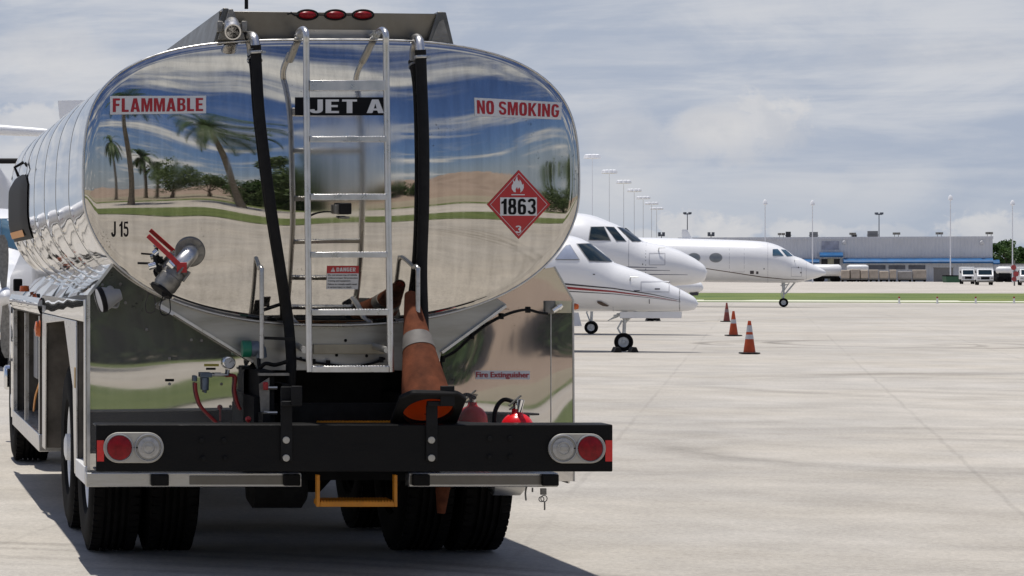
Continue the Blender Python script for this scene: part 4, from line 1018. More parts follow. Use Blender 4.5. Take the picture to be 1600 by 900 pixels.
# ---- the long left and right flanks
XS = 1.345
def zd(y): return 1.526 - (y-14.4)/(21.4-14.4)*.13      # outer edge of the sloping deck
for sx in (-1, 1):
    nm = 'deck_panel'
    for i in range(5):
        ya, yb = 14.42 + 1.4*i, 14.42 + 1.4*(i+1) - .012
        mb = MB(); mb.grid(lambda a, b: (CX + sx*(1.16 + (XS-.02-1.16)*a), ya+(yb-ya)*b, 1.735-.02*(ya+(yb-ya)*b-14.4) + (zd(ya+(yb-ya)*b)-1.735+.02*(ya+(yb-ya)*b-14.4))*a + .006*math.sin(math.pi*b)), 6, 10)
        mb.build(nm, M['plate'], T, sharp=180)
    def side(name, ya, yb, za, zb_, m=M['plate'], x=XS, th=.012):
        mb = MB(); x1 = CX + sx*x; mb.box(min(x1, x1-sx*th), max(x1, x1-sx*th), ya, yb, za, zb_); return mb.build(name, m, T, bevel=.003)
    if sx < 0:
        side('corner_post', 14.42, 14.52, .48, 1.50, M['alum'])
        # narrow bay with a standpipe
        mb = MB(); mb.box(CX-1.10, CX-1.08, 14.45, 15.1, .5, 1.5); mb.box(CX-1.33, CX-1.08, 15.02, 15.04, .5, 1.45); mb.build('pipe_bay', M['grime'], T)
        mb = MB(); mb.cyl((CX-1.25, 14.78, .62), (CX-1.25, 14.78, 1.18), .042, None, 18); mb.cyl((CX-1.25,14.78,1.18), (CX-1.25,14.78,1.21), .05, None, 18); mb.cyl((CX-1.25,14.78,1.21), (CX-1.25,14.78,1.42), .034, None, 18); mb.cyl((CX-1.25,14.78,.5), (CX-1.25,14.78,.62), .034, None, 16)
        mb.build('standpipe', M['satin'], T)
        side('header_panel', 14.53, 17.9, 1.375, 1.495)
        # arch surround: sloping rear side, flat top
        mb = MB(); x = CX-XS
        mb.prism([(x,15.04,.48),(x,15.04,1.37),(x,17.9,1.37),(x,17.9,.45),(x,17.64,.45),(x,17.55,1.31),(x,15.94,1.355),(x,15.28,.98),(x,15.16,.48)], (.012,0,0)); mb.build('wheel_arch', M['alum'], T, bevel=.003)
        mb = MB(); mb.prism([(x+.013,15.2,.5),(x+.013,15.3,.98),(x+.013,15.95,1.36),(x+.013,17.56,1.315),(x+.013,17.66,.46),(x+.013,17.68,.46),(x+.013,17.58,1.34),(x+.013,15.94,1.385),(x+.013,15.27,1.0),(x+.013,15.17,.5)], (.62,0,0)); mb.build('mudguard', M['grime'], T)
        side('reflective_tape', 15.06, 15.14, .98, 1.10, mat('amber_tape', (.45,.27,.06), .4, 0, .15, 20), XS+.004, .0035)
        mb = MB(); z0, z1 = .415, .505
        mb.box(CX-XS-.004, CX-XS+.10, 14.415, 15.03, .475, .575); mb.build('side_sill', M['whitev'], T, bevel=.004)
        # open equipment cabinet ahead of the rear axle group
        mb = MB(); x = CX-XS
        mb.box(x+.55, x+.56, 18.2, 21.4, .5, 1.40); mb.box(x, x+.55, 18.16, 18.18, .5, 1.36); mb.box(x, x+.55, 21.4, 21.42, .5, 1.36); mb.box(x+.01, x+.55, 18.18, 21.4, 1.35, 1.36); mb.box(x+.1, x+.55, 18.18, 21.4, .49, .5)
        cabt = mb.build('equipment_cabinet', M['grime'], T)
        mb = MB(); mb.prism([(x-.006,18.15,.40),(x-.006,21.4,.40),(x-.006,21.4,.52),(x-.006,18.15,.52)], (.4,0,0)); mb.build('cabinet_sill', M['alum'], cabt, bevel=.004)
        mb = MB(); mb.box(x, x+.03, 18.181, 18.26, .521, 1.345); mb.box(x, x+.03, 19.8, 19.86, .521, 1.345); mb.box(x, x+.03, 21.32, 21.399, .521, 1.345); mb.build_each('cabinet_frame', M['alum'], cabt)
        mb = MB()
        mb.lathe([(.10,-.12),(.26,-.12),(.26,-.10),(.12,-.10),(.12,.10),(.26,.10),(.26,.12),(.10,.12)], (x+.25, 19.0, .88), (1,0,0), 28); rl = mb.build('hose_reel', M['galv'], cabt)
        mb = MB()
        for k in range(4): mb.tube([(x+.17+.05*k, 19.0+.2*math.cos(t*math.pi/12), .88+.2*math.sin(t*math.pi/12)) for t in range(25)], .026, 8, False)
        mb.tube(smooth_path([(x+.08,18.6,1.05),(x+.05,18.5,.85),(x+.06,18.55,.65),(x+.1,18.7,.58)], 6), .022, 8); mb.build('hose', M['rubber'], rl)
        mb = MB(); mb.box(x+.2, x+.45, 20.0, 20.5, .6, 1.0); mb.box(x+.15, x+.3, 20.7, 21.1, .8, 1.2); mb.build_each('control_box', M['greyplast'], cabt, bevel=.01)
        mb = MB(); mb.cyl((x+.2,20.3,.52), (x+.2,20.3,1.34), .04, None, 12); mb.cyl((x+.3,19.9,.52), (x+.3,19.9,1.34), .05, None, 12); mb.build_each('pipe', M['satin'], cabt)
        mb = MB(); mb.tube(smooth_path([(x+.04,18.4,1.1),(x+.03,18.5,.9),(x+.02,18.9,.75),(x+.04,19.4,.62)], 6), .008, 8); mb.build('bonding_wire', M['yellow'], cabt)
        mb = MB(); mb.lathe([(0,.04),(.05,.03),(.06,0)], (x-.002, 18.10, 1.26), (-1,0,0), 20); mb.build('marker_light', M['amber'], T)
        mb = MB(); mb.grid(lambda a, b: (x-.012+.03*math.sin(a*math.pi)*0 - .018*math.sin(math.pi*a), 17.92+3.5*b, 1.365+.11*a), 6, 12); mb.build('cabinet_hood', M['plate'], T, sharp=180)
        mb = MB(); mb.lathe([(0,.05),(.035,.045),(.04,0)], (CX-1.30, 20.6, 1.50), (0,0,1), 16); mb.build('beacon', M['amber'], T)
        mb = MB(); mb.obox((CX-1.33, 21.0, 1.55), (.07,.10,.10)); mb.build('camera_box', M['rubber'], T, bevel=.01)
        side('front_flank', 21.45, 21.7, .45, 1.38)
    else:
        side('side_panel', 14.42, 15.0, .48, zd(14.8)-.01); side('side_panel', 17.7, 21.5, .48, zd(21)-.01); side('side_panel', 15.004, 17.696, 1.2, zd(16.5)-.01)
mb = MB(); mb.box(CX-1.3, CX+1.3, 14.45, 21.5, 1.37, 1.375); mb.build('deck_floor', M['grime'], T)

# ---- cab ahead of the tank
cy = 22.0
mb = MB(); mb.prism([(CX-1.15,cy,.75),(CX-1.15,cy,2.55),(CX-1.15,cy+.2,2.72),(CX-1.15,cy+1.3,2.72),(CX-1.15,cy+1.75,1.85),(CX-1.15,cy+3.3,1.65),(CX-1.15,cy+3.45,1.4),(CX-1.15,cy+3.45,.75),(CX-1.15,cy+1.5,.75),(CX-1.15,cy+1.42,1.08),(CX-1.15,cy+.38,1.08),(CX-1.15,cy+.3,.75)], (2.3,0,0))
cabm = mb.build('cab', M['white'], T, bevel=.05, seg=3)
mb = MB(); mb.prism([(CX-.98,cy+1.365,2.62),(CX+.98,cy+1.365,2.62),(CX+.98,cy+1.735,1.92),(CX-.98,cy+1.735,1.92)], (0,.012,.006)); mb.build('windscreen', M['glass'], cabm)
for sx in (-1, 1):
    x = CX+sx*1.151; mb = MB(); mb.prism([(x,cy+.25,1.75),(x,cy+.25,2.5),(x,cy+1.25,2.5),(x,cy+1.58,1.85)], (sx*.004,0,0)); mb.build('side_window', M['glass'], cabm)
    mb = MB(); mb.lathe([(0,.03),(.09,.025),(.1,0)], (CX+sx*.85, cy+3.45, 1.2), (0,1,0), 24); mb.build('headlight', M['clearlens'], cabm)
mb = MB(); mb.box(CX-1.2, CX+1.2, cy+3.46, cy+3.62, .5, .74); mb.build('front_bumper', M['chrome'], T, bevel=.03)
mb = MB(); mb.box(CX-.55, CX+.55, cy+3.455, cy+3.475, .85, 1.45); mb.build('grille', M['dark'], cabm, bevel=.005)

# ------------------------------------------------------------------ things carried by the truck
def cone_body(mb, h, r0, r1, th=.006, n=40):
    mb.lathe([(r0,0),(r0*.99+r1*.01,.01),(r1,h-.01),(r1*.9,h),(r1-th*1.5,h),(r1-th-.002,h-.02),(r0-th,0.0)], (0,0,0), (0,0,1), n)
def make_cone(name, label, cat, h, r0, r1, base_w, bands, mo, mbnd, group=None, basem=None):
    t = thing(name, label, cat, (0,0,0), group, local=True)
    mb = MB(); cone_body(mb, h, r0, r1); b = mb.build('cone_body', mo, t)
    for z0, z1 in bands:
        rr = lambda z: r0 + (r1-r0)*z/h + .0022
        mb = MB(); mb.lathe([(rr(z0)-.003,z0),(rr(z0),z0),(rr(z1),z1),(rr(z1)-.003,z1)], (0,0,0), (0,0,1), 40); mb.build('reflective_band', mbnd, t)
    mb = MB(); w = base_w/2; c = .30*w                  # square base ring with cut corners
    outer = [(w,-w+c),(w,w-c),(w-c,w),(-w+c,w),(-w,w-c),(-w,-w+c),(-w+c,-w),(w-c,-w)]; n = 40; vs = []; fs = []
    def sq(t):
        d = Vector((math.cos(t), math.sin(t))); best = 1e9
        for i in range(8):
            a, b2 = Vector(outer[i]), Vector(outer[(i+1) % 8]); e = b2-a; den = d.x*e.y - d.y*e.x
            if abs(den) < 1e-9: continue
            s_ = (a.x*e.y - a.y*e.x)/den; u_ = (a.x*d.y - a.y*d.x)/den
            if s_ > 0 and -1e-6 <= u_ <= 1+1e-6: best = min(best, s_)
        return best
    th = .032; ri = r0 - .007; n = 64
    for j in range(n):
        t_ = 2*math.pi*j/n; o = sq(t_); cs, sn = math.cos(t_), math.sin(t_)
        for r_, z_ in ((ri,-.001),(ri,-th),(o-.006,-th),(o,-th+.006),(o,-.010),(o-.010,-.001),(r0+.004,.0005)): vs.append((cs*r_, sn*r_, z_))
    k = 7
    for j in range(n):
        j2 = (j+1) % n
        for i in range(k): fs.append((j*k+i, j*k+(i+1) % k, j2*k+(i+1) % k, j2*k+i))
    mb.add(vs, fs); mb.build('cone_base', basem or M['rubber'], t)
    return t
cn = make_cone('traffic_cone', 'large scuffed orange cone with one grey band leaning on the black truck bumper', 'traffic cone', .71, .135, .032, .345, ((.345,.435),), M['oldcone'], M['coneband_old'])
mb = MB(); mb.lathe([(.135-.0075,-.002),(.032-.0095,.70)], (0,0,0), (0,0,1), 40); mb.build('cone_lining', mat('bright_orange_pvc', (.85,.12,.012), .5, 0, .1, 5), cn)
tip, bas = P(641, 459, 14.12), P(668, 636, 13.70)
zax = (tip-bas).normalized(); xax = Vector((1,0,-.06)); xax = (xax - zax*xax.dot(zax)).normalized(); yax = zax.cross(xax)
cn.matrix_world = Matrix.Translation(bas) @ Matrix((xax, yax, zax)).transposed().to_4x4()
cn.scale = ((tip-bas).length/.71,)*3
c2 = make_cone('traffic_cone', 'small faded orange cone hanging tip down under the truck rear sill', 'traffic cone', .40, .072, .024, .19, (), M['oldcone'], M['coneband_old'])
c2.location = P(697, 690, 14.46); c2.rotation_euler = (R(180), R(4), 0)
ex = thing('fire_extinguisher', 'red fire extinguisher with silver valve standing behind the right end of the bumper', 'fire extinguisher', P(808, 735, 13.925))
c = P(808, 735, 13.925); top = P(808, 640, 13.925).z - c.z; r_ = .088
mb = MB(); mb.lathe([(0,0),(r_*.95,0),(r_,.012)] + [(r_, top-.10)] + [(r_*math.cos(q*math.pi/16)+.0, top-.10+.085*math.sin(q*math.pi/16)) for q in range(1,7)] + [(.028,top-.012),(.028,top+.004)], c, (0,0,1), 36); mb.build('cylinder', M['extred'], ex)
mb = MB(); mb.lathe([(r_+.001,0),(r_+.0015,.004),(r_+.0015,.08),(r_+.001,.084)], c+Vector((0,0,top-.20)), (0,0,1), 36); mb.build('paper_label', M['vinyl'], ex)
mb = MB(); mb.cyl(c+Vector((0,0,top)), c+Vector((0,0,top+.035)), .022, None, 16); mb.obox(c+Vector((.005,-.01,top+.04)), (.03,.06,.03)); mb.cyl(c+Vector((.0,-.05,top-.01)), c+Vector((.012,-.055,top+.055)), .012, .015, 12); mb.build('valve', M['chrome'], ex)
mb = MB(); mb.bar(c+Vector((-.045,0,top+.02)), c+Vector((.02,-.0,top+.075)), .03, .006); mb.bar(c+Vector((-.04,0,top+.0)), c+Vector((.03,0,top+.05)), .026, .006); mb.build('squeeze_handle', M['galv'], ex)
mb = MB(); mb.tube(smooth_path([c+Vector((.01,.02,top+.03)), c+Vector((-.06,.05,top+.05)), c+Vector((-.11,.04,top-.02)), c+Vector((-.115,.02,top-.18))], 6), .012, 10); mb.build('discharge_hose', M['rubber'], ex)

# ------------------------------------------------------------------ aircraft
def interp(st, l):
    if l <= st[0][0]: return st[0][1:]
    for i in range(len(st)-1):
        a, b = st[i], st[i+1]
        if l <= b[0]:
            pm = st[max(i-1, 0)]; nx = st[min(i+2, len(st)-1)]; t = (l-a[0])/(b[0]-a[0]); out = []
            for k in range(1, 4):
                d = b[k]-a[k]; h = b[0]-a[0]
                s1 = (b[k]-pm[k])/(b[0]-pm[0]) * h if pm is not a else d; s2 = (nx[k]-a[k])/(nx[0]-a[0]) * h if nx is not b else d
                if d*s1 <= 0: s1 = 0
                if d*s2 <= 0: s2 = 0
                s1 = math.copysign(min(abs(s1), 3*abs(d)), s1); s2 = math.copysign(min(abs(s2), 3*abs(d)), s2)
                out.append(a[k] + s1*(t-2*t*t+t**3) + d*(3*t*t-2*t**3) + s2*(t**3-t*t))
            return tuple(out)
    return st[-1][1:]
class Hull:
    """fuselage: stations (distance behind the nose, top z, bottom z, half width); local x points forward"""
    def __init__(s, st, n=2.1): s.st = st; s.n = n; s.L = st[-1][0]
    def at(s, l): return interp(s.st, l)
    def pt(s, l, t):
        zt, zb, w = s.at(l); zc, h = (zt+zb)/2, max((zt-zb)/2, .001)
        c, q = math.cos(t), math.sin(t); e = 2/s.n
        return Vector((-l, w*math.copysign(abs(c)**e, c), zc + h*math.copysign(abs(q)**e, q)))
    def side(s, l, z, sgn, off=.006):
        zt, zb, w = s.at(l); zc, h = (zt+zb)/2, max((zt-zb)/2, .001)
        q = max(-1, min(1, (z-zc)/h)); y = w*(1-abs(q)**s.n)**(1/s.n)
        zt2, zb2, w2 = s.at(l+.05); g = (w2-w)/.05
        nv = Vector((g*.8, 1*max(.12, (1-abs(q)**s.n)), q*w/h)).normalized()
        return Vector((-l + nv.x*off, sgn*(y + nv.y*off), z + nv.z*off))
    def mesh(s, nl=90, nt=48):
        mb = MB(); vs = []; fs = []
        for i in range(nl+1):
            l = s.L*(i/nl)**1.5
            for j in range(nt): vs.append(s.pt(l, 2*math.pi*j/nt))
        for i in range(nl):
            for j in range(nt):
                k = (j+1) % nt; fs.append((i*nt+j, i*nt+k, (i+1)*nt+k, (i+1)*nt+j))
        fs.append(tuple(range(nt))); fs.append(tuple(range(nl*nt, nl*nt+nt)))
        return mb.add(vs, fs)
    def patch(s, mb, c, sgn, off, nu=8, nv=6):          # c: tl tr br bl in (l, z)
        def f(a, b):
            p = [Vector(q) for q in c]; lo = p[3].lerp(p[2], a); hi = p[0].lerp(p[1], a); q = lo.lerp(hi, b)
            return s.side(q.x, q.y, sgn, off)
        mb.grid(f, nu, nv)
    def oval(s, mb, l, z, a, b, sgn, off, r0=0.0):
        n = 24; vs = []; fs = []; rings = [r0 + (1-r0)*i/4 for i in range(5)]
        for r in rings:
            for j in range(n): t = 2*math.pi*j/n; vs.append(s.side(l + r*a*math.cos(t), z + r*b*math.sin(t), sgn, off))
        for i in range(4):
            for j in range(n): k = (j+1) % n; fs.append((i*n+j, i*n+k, (i+1)*n+k, (i+1)*n+j))
        mb.add(vs, fs)
def wing_mesh(root, tip, croot, ctip, th=.11, n=14, vertical=False):
    """tapered aerofoil; root and tip are leading-edge points, chord runs towards -x"""
    mb = MB(); root, tip = Vector(root), Vector(tip); vs = []; fs = []
    prof = [(0,0),(.02,.35),(.1,.75),(.3,1),(.6,.7),(.9,.2),(1,0),(.9,-.15),(.6,-.5),(.3,-.75),(.1,-.6),(.02,-.3)]
    for i in range(9):
        t = i/8; p = root.lerp(tip, t); c = croot + (ctip-croot)*t
        if i == 8: c *= .96
        for a, b in prof:
            o = Vector((-a*c, 0, b*th*c*.5*(1 if i < 8 else .3)))
            if vertical: o = Vector((o.x, o.z, 0))
            vs.append(p+o)
    k = len(prof)
    for i in range(8):
        for j in range(k): fs.append((i*k+j, i*k+(j+1) % k, (i+1)*k+(j+1) % k, (i+1)*k+j))
    fs.append(tuple(range(k))); fs.append(tuple(range(8*k, 9*k)))
    return mb.add(vs, fs)
def gear(root, x, y, ztop, r, w, twin=False, brace=True, name='nose_gear'):
    mb = MB(); mb.tube([(x,y,ztop),(x,y,ztop-.35*(ztop-r)),(x,y,ztop-.36*(ztop-r)),(x-.02,y,r)], [.055,.055,.038,.036], 12)
    if brace:
        mb.tube([(x+.32,y,ztop),(x+.02,y,ztop-.45*(ztop-r))], .024, 8); mb.tube([(x-.05,y,ztop-.4*(ztop-r)),(x-.14,y,ztop-.62*(ztop-r)),(x-.05,y,ztop-.85*(ztop-r))], .02, 8)
        mb.bar((x-.16,y,ztop-.24*(ztop-r)), (x+.22,y,ztop-.20*(ztop-r)), .03, .06)
    mb.tube([(x-.02,y-w*(1.1 if twin else .8),r),(x-.02,y+w*(1.1 if twin else .8),r)], .035, 10)
    g = mb.build(name, M['strut'], root)
    for s_ in ((-1, 1) if twin else (0,)):
        yy = y + s_*w*.85; c = (x-.02, yy, r)
        mb = MB(); mb.lathe([(.0,-w*.42),(r*.2,-w*.42),(r*.25,-w*.3),(r*.5,-w*.32),(r*.56,-w*.44),(r*.56,w*.44),(r*.5,w*.32),(r*.25,w*.3),(r*.2,w*.42),(0,w*.42)], c, (0,1,0), 24); wh = mb.build('wheel', M['strut'], g)
        mb = MB(); mb.lathe([(r*.55,-w*.42),(r*.72,-w*.5),(r*.9,-w*.44),(r*.98,-w*.25),(r,0),(r*.98,w*.25),(r*.9,w*.44),(r*.72,w*.5),(r*.55,w*.42)], c, (0,1,0), 32); mb.build('tyre', M['tyre'], wh)
    return g
def engine(root, x, y, z, L, r, pylon_y):
    mb = MB(); prof = [(r*.78,-.02),(r*.86,0),(r*.98,-.08*L),(r,-.35*L),(r*.9,-.7*L),(r*.62,-L),(r*.58,-L+.02),(r*.6,-.8*L)]
    mb.lathe([(a, h) for a, h in prof], (x, y, z), (1,0,0), 32); e = mb.build('engine', M['white'], root)
    mb = MB(); mb.lathe([(0,-.15),(r*.2,-.22),(r*.8,-.25),(r*.79,-.03)], (x,y,z), (1,0,0), 24); mb.build('intake', M['dark'], e)
    mb = MB(); s_ = 1 if pylon_y < y else -1; mb.box(x-.75*L, x-.2*L, min(pylon_y, y-s_*r*.9), max(pylon_y, y-s_*r*.9), z-.09, z+.09); mb.build('pylon', M['white'], e, bevel=.04)
def seam(h, l, name, root, m=None):
    zt, zb, w = h.at(l); mb = MB(); n = 40; ring = []
    for k in (0, 1):
        for j in range(n): p = h.pt(l+.022*k, 2*math.pi*j/n); c = Vector((p.x, 0, (zt+zb)/2)); ring.append(c + (p-c)*1.0015)
    mb.add(ring, [(j, (j+1) % n, n+(j+1) % n, n+j) for j in range(n)]); mb.build(name, m or M['greyplast'], root)

YAW = R(19); cy_ = math.cos(YAW)
def LZ(pts, nose_px, Y, z0=True):
    """profile read in photo pixels -> (distance behind nose, z) for an aircraft turned by YAW, nose at depth Y"""
    out = []
    for px, py in pts:
        Xn = (nose_px - VX)*Y/F; k = (px - VX)/F        # X = Xn - l cos, depth = Y + l sin
        l = (Xn - k*Y)/(cy_ + k*math.sin(YAW)); d = Y + l*math.sin(YAW)
        out.append((l, CH + (HY-py)*d/F))
    return out
def stations(top, bot, nose_px, Y, wid, tail):
    t = LZ(top, nose_px, Y); b = LZ(bot, nose_px, Y)
    def ip(c, l):
        if l <= c[0][0]: return c[0][1]
        for i in range(len(c)-1):
            if l <= c[i+1][0]: q = (l-c[i][0])/(c[i+1][0]-c[i][0]); return c[i][1] + (c[i+1][1]-c[i][1])*q
        return c[-1][1]
    ls = sorted(set([round(q[0], 3) for q in t] + [round(q[0], 3) for q in b])); out = []
    last = -1
    for l in ls:
        if l - last < .04: continue
        last = l; zt, zb = ip(t, l), ip(b, l); out.append((max(0, l), zt, zb, max(.004, wid(l, zt-zb))))
    return [s for s in out if s[0] < tail[0][0]-.3] + tail
def jet(name, label, nose_px, Y, top, bot, widf, tail, group='business jets parked on the apron'):
    st = stations(top, bot, nose_px, Y, widf, tail); st[0] = (0.0, st[0][1], st[0][2], st[0][3])
    x = (nose_px - VX)*Y/F
    t = thing(name, label, 'jet', (x, Y, 0), group, local=True, rz=-YAW)
    h = Hull(st, 2.12); fu = h.mesh().build('fuselage', M['white'], t, sharp=75)
    return t, h, fu
def cockpit(h, t, quads, nose_px, Y, m=None, frame=True):
    for q in quads:
        c = LZ(q, nose_px, Y)
        for sgn in (-1, 1):
            mb = MB(); h.patch(mb, c, sgn, .012, 10, 8); w = mb.build('cockpit_window', m or M['glass'], t, fix=False, sharp=180)
            if frame:
                cc = Vector((sum(p[0] for p in c)/4, sum(p[1] for p in c)/4)); mb = MB()
                e = [cc + (Vector(p)-cc)*1.10 for p in c]; h.patch(mb, e, sgn, .006, 10, 8); mb.build('window_frame', M['greyplast'], w, fix=False, sharp=180)
def stripe(h, fu, pts_top, pts_bot, nose_px, Y, m, name='stripe'):
    a, b = LZ(pts_top, nose_px, Y), LZ(pts_bot, nose_px, Y)
    for sgn in (-1, 1):
        mb = MB()
        for i in range(len(a)-1): h.patch(mb, [a[i], a[i+1], b[i+1], b[i]], sgn, .005, 8, 2)
        mb.build(name, m, fu, fix=False, sharp=180)
def surfaces(t, tailx, zt, fin_h, span_t, c_t, wx, wz, wspan, wc, fw, ttail=True):
    for s_ in (-1, 1):
        wing_mesh((-wx, s_*fw*.7, wz), (-wx-.32*wspan, s_*wspan, wz+.05*wspan), wc, wc*.35).build('wing', M['white'], t, sharp=50)
        wing_mesh((-wx-.32*wspan+.05, s_*(wspan-.02), wz+.05*wspan), (-wx-.32*wspan-.45, s_*(wspan+.1), wz+.05*wspan+.8), wc*.34, wc*.16).build('winglet', M['white'], t, sharp=50) if False else None
    fin = wing_mesh((-tailx+2.6, 0, zt-.15), (-tailx+.55, 0, zt+fin_h), 2.9, 1.7, .10, vertical=True).build('tail_fin', M['white'], t, sharp=50)
    for s_ in (-1, 1):
        z = zt + (fin_h if ttail else .45*fin_h)
        wing_mesh((-tailx+.75, 0, z), (-tailx-.55, s_*span_t, z-.04), c_t, c_t*.5, .10).build('tailplane', M['white'], fin, sharp=50)

# nearest jet
NA, YA = 1091, 54.0
top = [(1091,474),(1089,468.5),(1085.5,465),(1079.6,461.0),(1070,455.6),(1062,451.4),(1048,444.5),(1033,437.2),(1004.5,425.2),(985,418.8),(972,414.5),(961,410.5),(947,399),(932,386.4),(918,377.6),(905,371.6),(892,368),(870,366),(840,365.5),(700,365.5)]
bot = [(1091,476),(1089.6,480),(1086,483.2),(1080,485),(1070,486.2),(1050,486.6),(1033,486.8),(975,486.5),(897,486.5),(700,487)]
wA = lambda l, h: min(.86, .52*h + .0)
zA0 = CH + (HY-365)/75.2; zA1 = CH + (HY-487)/75.2
jA, hA, fA = jet('business_jet', 'white jet with red and black cheat line, nearest the camera of the parked jets', NA, YA, top, bot, wA,
    [(6.5,2.60,.86,.87),(9.8,2.62,.88,.87),(12.0,2.62,1.15,.75),(14.6,2.60,1.75,.45),(16.6,2.58,2.2,.16),(17.0,2.5,2.35,.05)])
cockpit(hA, jA, [[(905,382.5),(923,381.5),(958,409.5),(924,407.5)]], NA, YA)
cockpit(hA, jA, [[(887.5,385),(893.5,384),(908,405.5),(873,405.5)]], NA, YA, M['shadeglass'], True)
stripe(hA, fA, [(880,441.5),(960,449.5),(1020,459),(1062,468.6)], [(880,444.2),(960,451.2),(1020,460.2),(1062,469)], NA, YA, M['stripe_dark'])
stripe(hA, fA, [(880,446.5),(960,454.0),(1020,462.5),(1058,469.6)], [(880,450.5),(960,456.4),(1020,463.6),(1058,470)], NA, YA, M['stripe_red'])
stripe(hA, fA, [(880,453.2),(960,458.3),(1020,465),(1064,471.2)], [(880,454.6),(960,459.2),(1020,465.6),(1064,471.5)], NA, YA, M['stripe_dark'])
def marks(h, t, items, nose_px, Y, m=None):
    for x0, y0, x1, y1 in items:
        c = LZ([(x0,y0),(x1,y0),(x1,y1),(x0,y1)], nose_px, Y); mb = MB(); h.patch(mb, c, -1, .008, 2, 2); mb.build('service_panel', m or M['stripe_dark'], t, fix=False)
marks(hA, jA, [(992,453.4,1001,455),(1024,450.6,1032,452.6),(929.5,428,932.5,429.5),(1015,467,1016,474)], NA, YA)
mb = MB(); c = LZ([(935,470),(941,470),(953,477),(950,478),(943,477),(936,473)], NA, YA); mb.prism([hA.side(l, z, -1, .01) for l, z in c], (0,-.03,0)); mb.build('probe', M['stripe_brown'], jA)
seam(hA, LZ([(1063,470)], NA, YA)[0][0], 'radome_seam', jA)
gx = -LZ([(976,538)], NA, YA)[0][0]
gear(jA, gx, 0, .95, .195, .13)
mb = MB(); c = LZ([(969,487),(1065,487),(1065,497),(969,497)], NA, YA)
mb.prism([Vector((-l, -.17, z)) for l, z in c], (0,.03,0)); gd = mb.build('gear_door', M['white'], jA, bevel=.008)
mb = MB(); mb.prism([Vector((-l, .14, z)) for l, z in c], (0,.03,0)); mb.build('gear_door', M['white'], jA, bevel=.008)
mb = MB(); mb.bar(Vector((gx-.22,-.05,.74)), Vector((gx+.20,.05,.80)), .05, .05); mb.prism([(gx-.38,-.02,.62),(gx-.12,-.02,.72),(gx-.12,-.02,.80)], (0,.04,0)); mb.build('steering_link', M['strut'], jA, bevel=.006)
surfaces(jA, 16.3, 2.5, 2.35, 2.7, 1.45, 6.2, 1.0, 8.6, 3.1, .87)
mb = MB(); zb_ = 2.5+2.35+.02; mb.tube([(-17.0,0,zb_+.10),(-16.2,0,zb_+.12),(-15.4,0,zb_+.04),(-14.2,0,zb_-.05),(-13.3,0,zb_-.10)], [.05,.15,.13,.10,.03], 14); mb.build('tail_bullet', M['white'], jA)
for s_ in (-1, 1):
    engine(jA, -10.6, s_*1.5, 2.15, 2.7, .48, s_*.75); gear(jA, -8.6, s_*2.1, 1.0, .30, .2, False, False, 'main_gear')
jA2 = dup(jA, (0.6, 63.0, 0), 'white jet with red line standing left of the photo, mirrored in the tanker side')
# second jet
NB_, YB_ = 1105, 69.0
top = [(1105,424.5),(1104,420),(1101,415.5),(1098.5,413),(1085,403.5),(1062,391.5),(1046,385.6),(1033,381.8),(1018,379.2),(1004,376.2),(994,369.5),(981,360.5),(967,352.6),(950,345.6),(938,340.5),(926,336.6),(910,333.6),(890,332),(850,331),(700,331)]
bot = [(1105,426.5),(1104,433),(1101,438),(1093,441.5),(1082,444.2),(1070,445.5),(1059,446.3),(1040,448),(1000,451),(900,453.5),(700,454)]
jB, hB, fB = jet('business_jet', 'white jet with three cockpit windows and thin grey pinstripes, between two other jets', NB_, YB_, top, bot, lambda l, h: min(1.17, .53*h),
    [(8.0,3.36,1.16,1.18),(11.0,3.38,1.18,1.18),(13.6,3.38,1.6,1.0),(16.2,3.36,2.3,.55),(17.8,3.3,2.85,.15),(18.1,3.2,3.0,.05)])
cockpit(hB, jB, [[(926.5,356),(945.5,355.5),(956,376),(924.3,375.5)], [(948.5,355.5),(961,356),(979.5,377),(965.5,376.5)], [(966.5,355.8),(979,357.5),(1003.5,377.8),(989,377.5)]], NB_, YB_)
for a in (375.8, 380.2, 383.0):
    stripe(hB, fB, [(960,a+40.5),(1020,a+41.8),(1048 if a < 383 else 1074,a+44)], [(960,a+41.4),(1020,a+42.4),(1048 if a < 383 else 1074,a+44.3)], NB_, YB_, M['stripe_dark']) if False else None
for y0, x1 in ((417,1028),(421.5,1048),(428,1075)):
    y_ = y0 - 0
    stripe(hB, fB, [(880,y_-0.8),(990,y_-.4),(x1,y_+1.0)], [(880,y_+.9),(990,y_+1.2),(x1,y_+1.5)], NB_, YB_, mat('grey_stripe', (.09,.10,.15), .3, 0, .1, 4))
seam(hB, LZ([(1011,412)], NB_, YB_)[0][0], 'radome_seam', jB)
marks(hB, jB, [(1005,412,1006.5,414)], NB_, YB_)
gx = -LZ([(925,514)], NB_, YB_)[0][0]
gear(jB, gx, 0, 1.22, .175, .13, True)
mb = MB(); c = LZ([(897,488),(905,488),(910,509),(897,509)], NB_, YB_); mb.prism([Vector((-l, -.30, z)) for l, z in c], (0,.03,0)); mb.build('gear_door', M['white'], jB, bevel=.006)
surfaces(jB, 16.7, 3.3, 3.30, 3.6, 1.7, 7.6, 1.35, 10.2, 4.0, 1.18, False)
for s_ in (-1, 1):
    engine(jB, -11.8, s_*1.9, 2.7, 3.6, .58, s_*1.05); gear(jB, -10.4, s_*2.2, 1.4, .36, .22, True, False, 'main_gear')
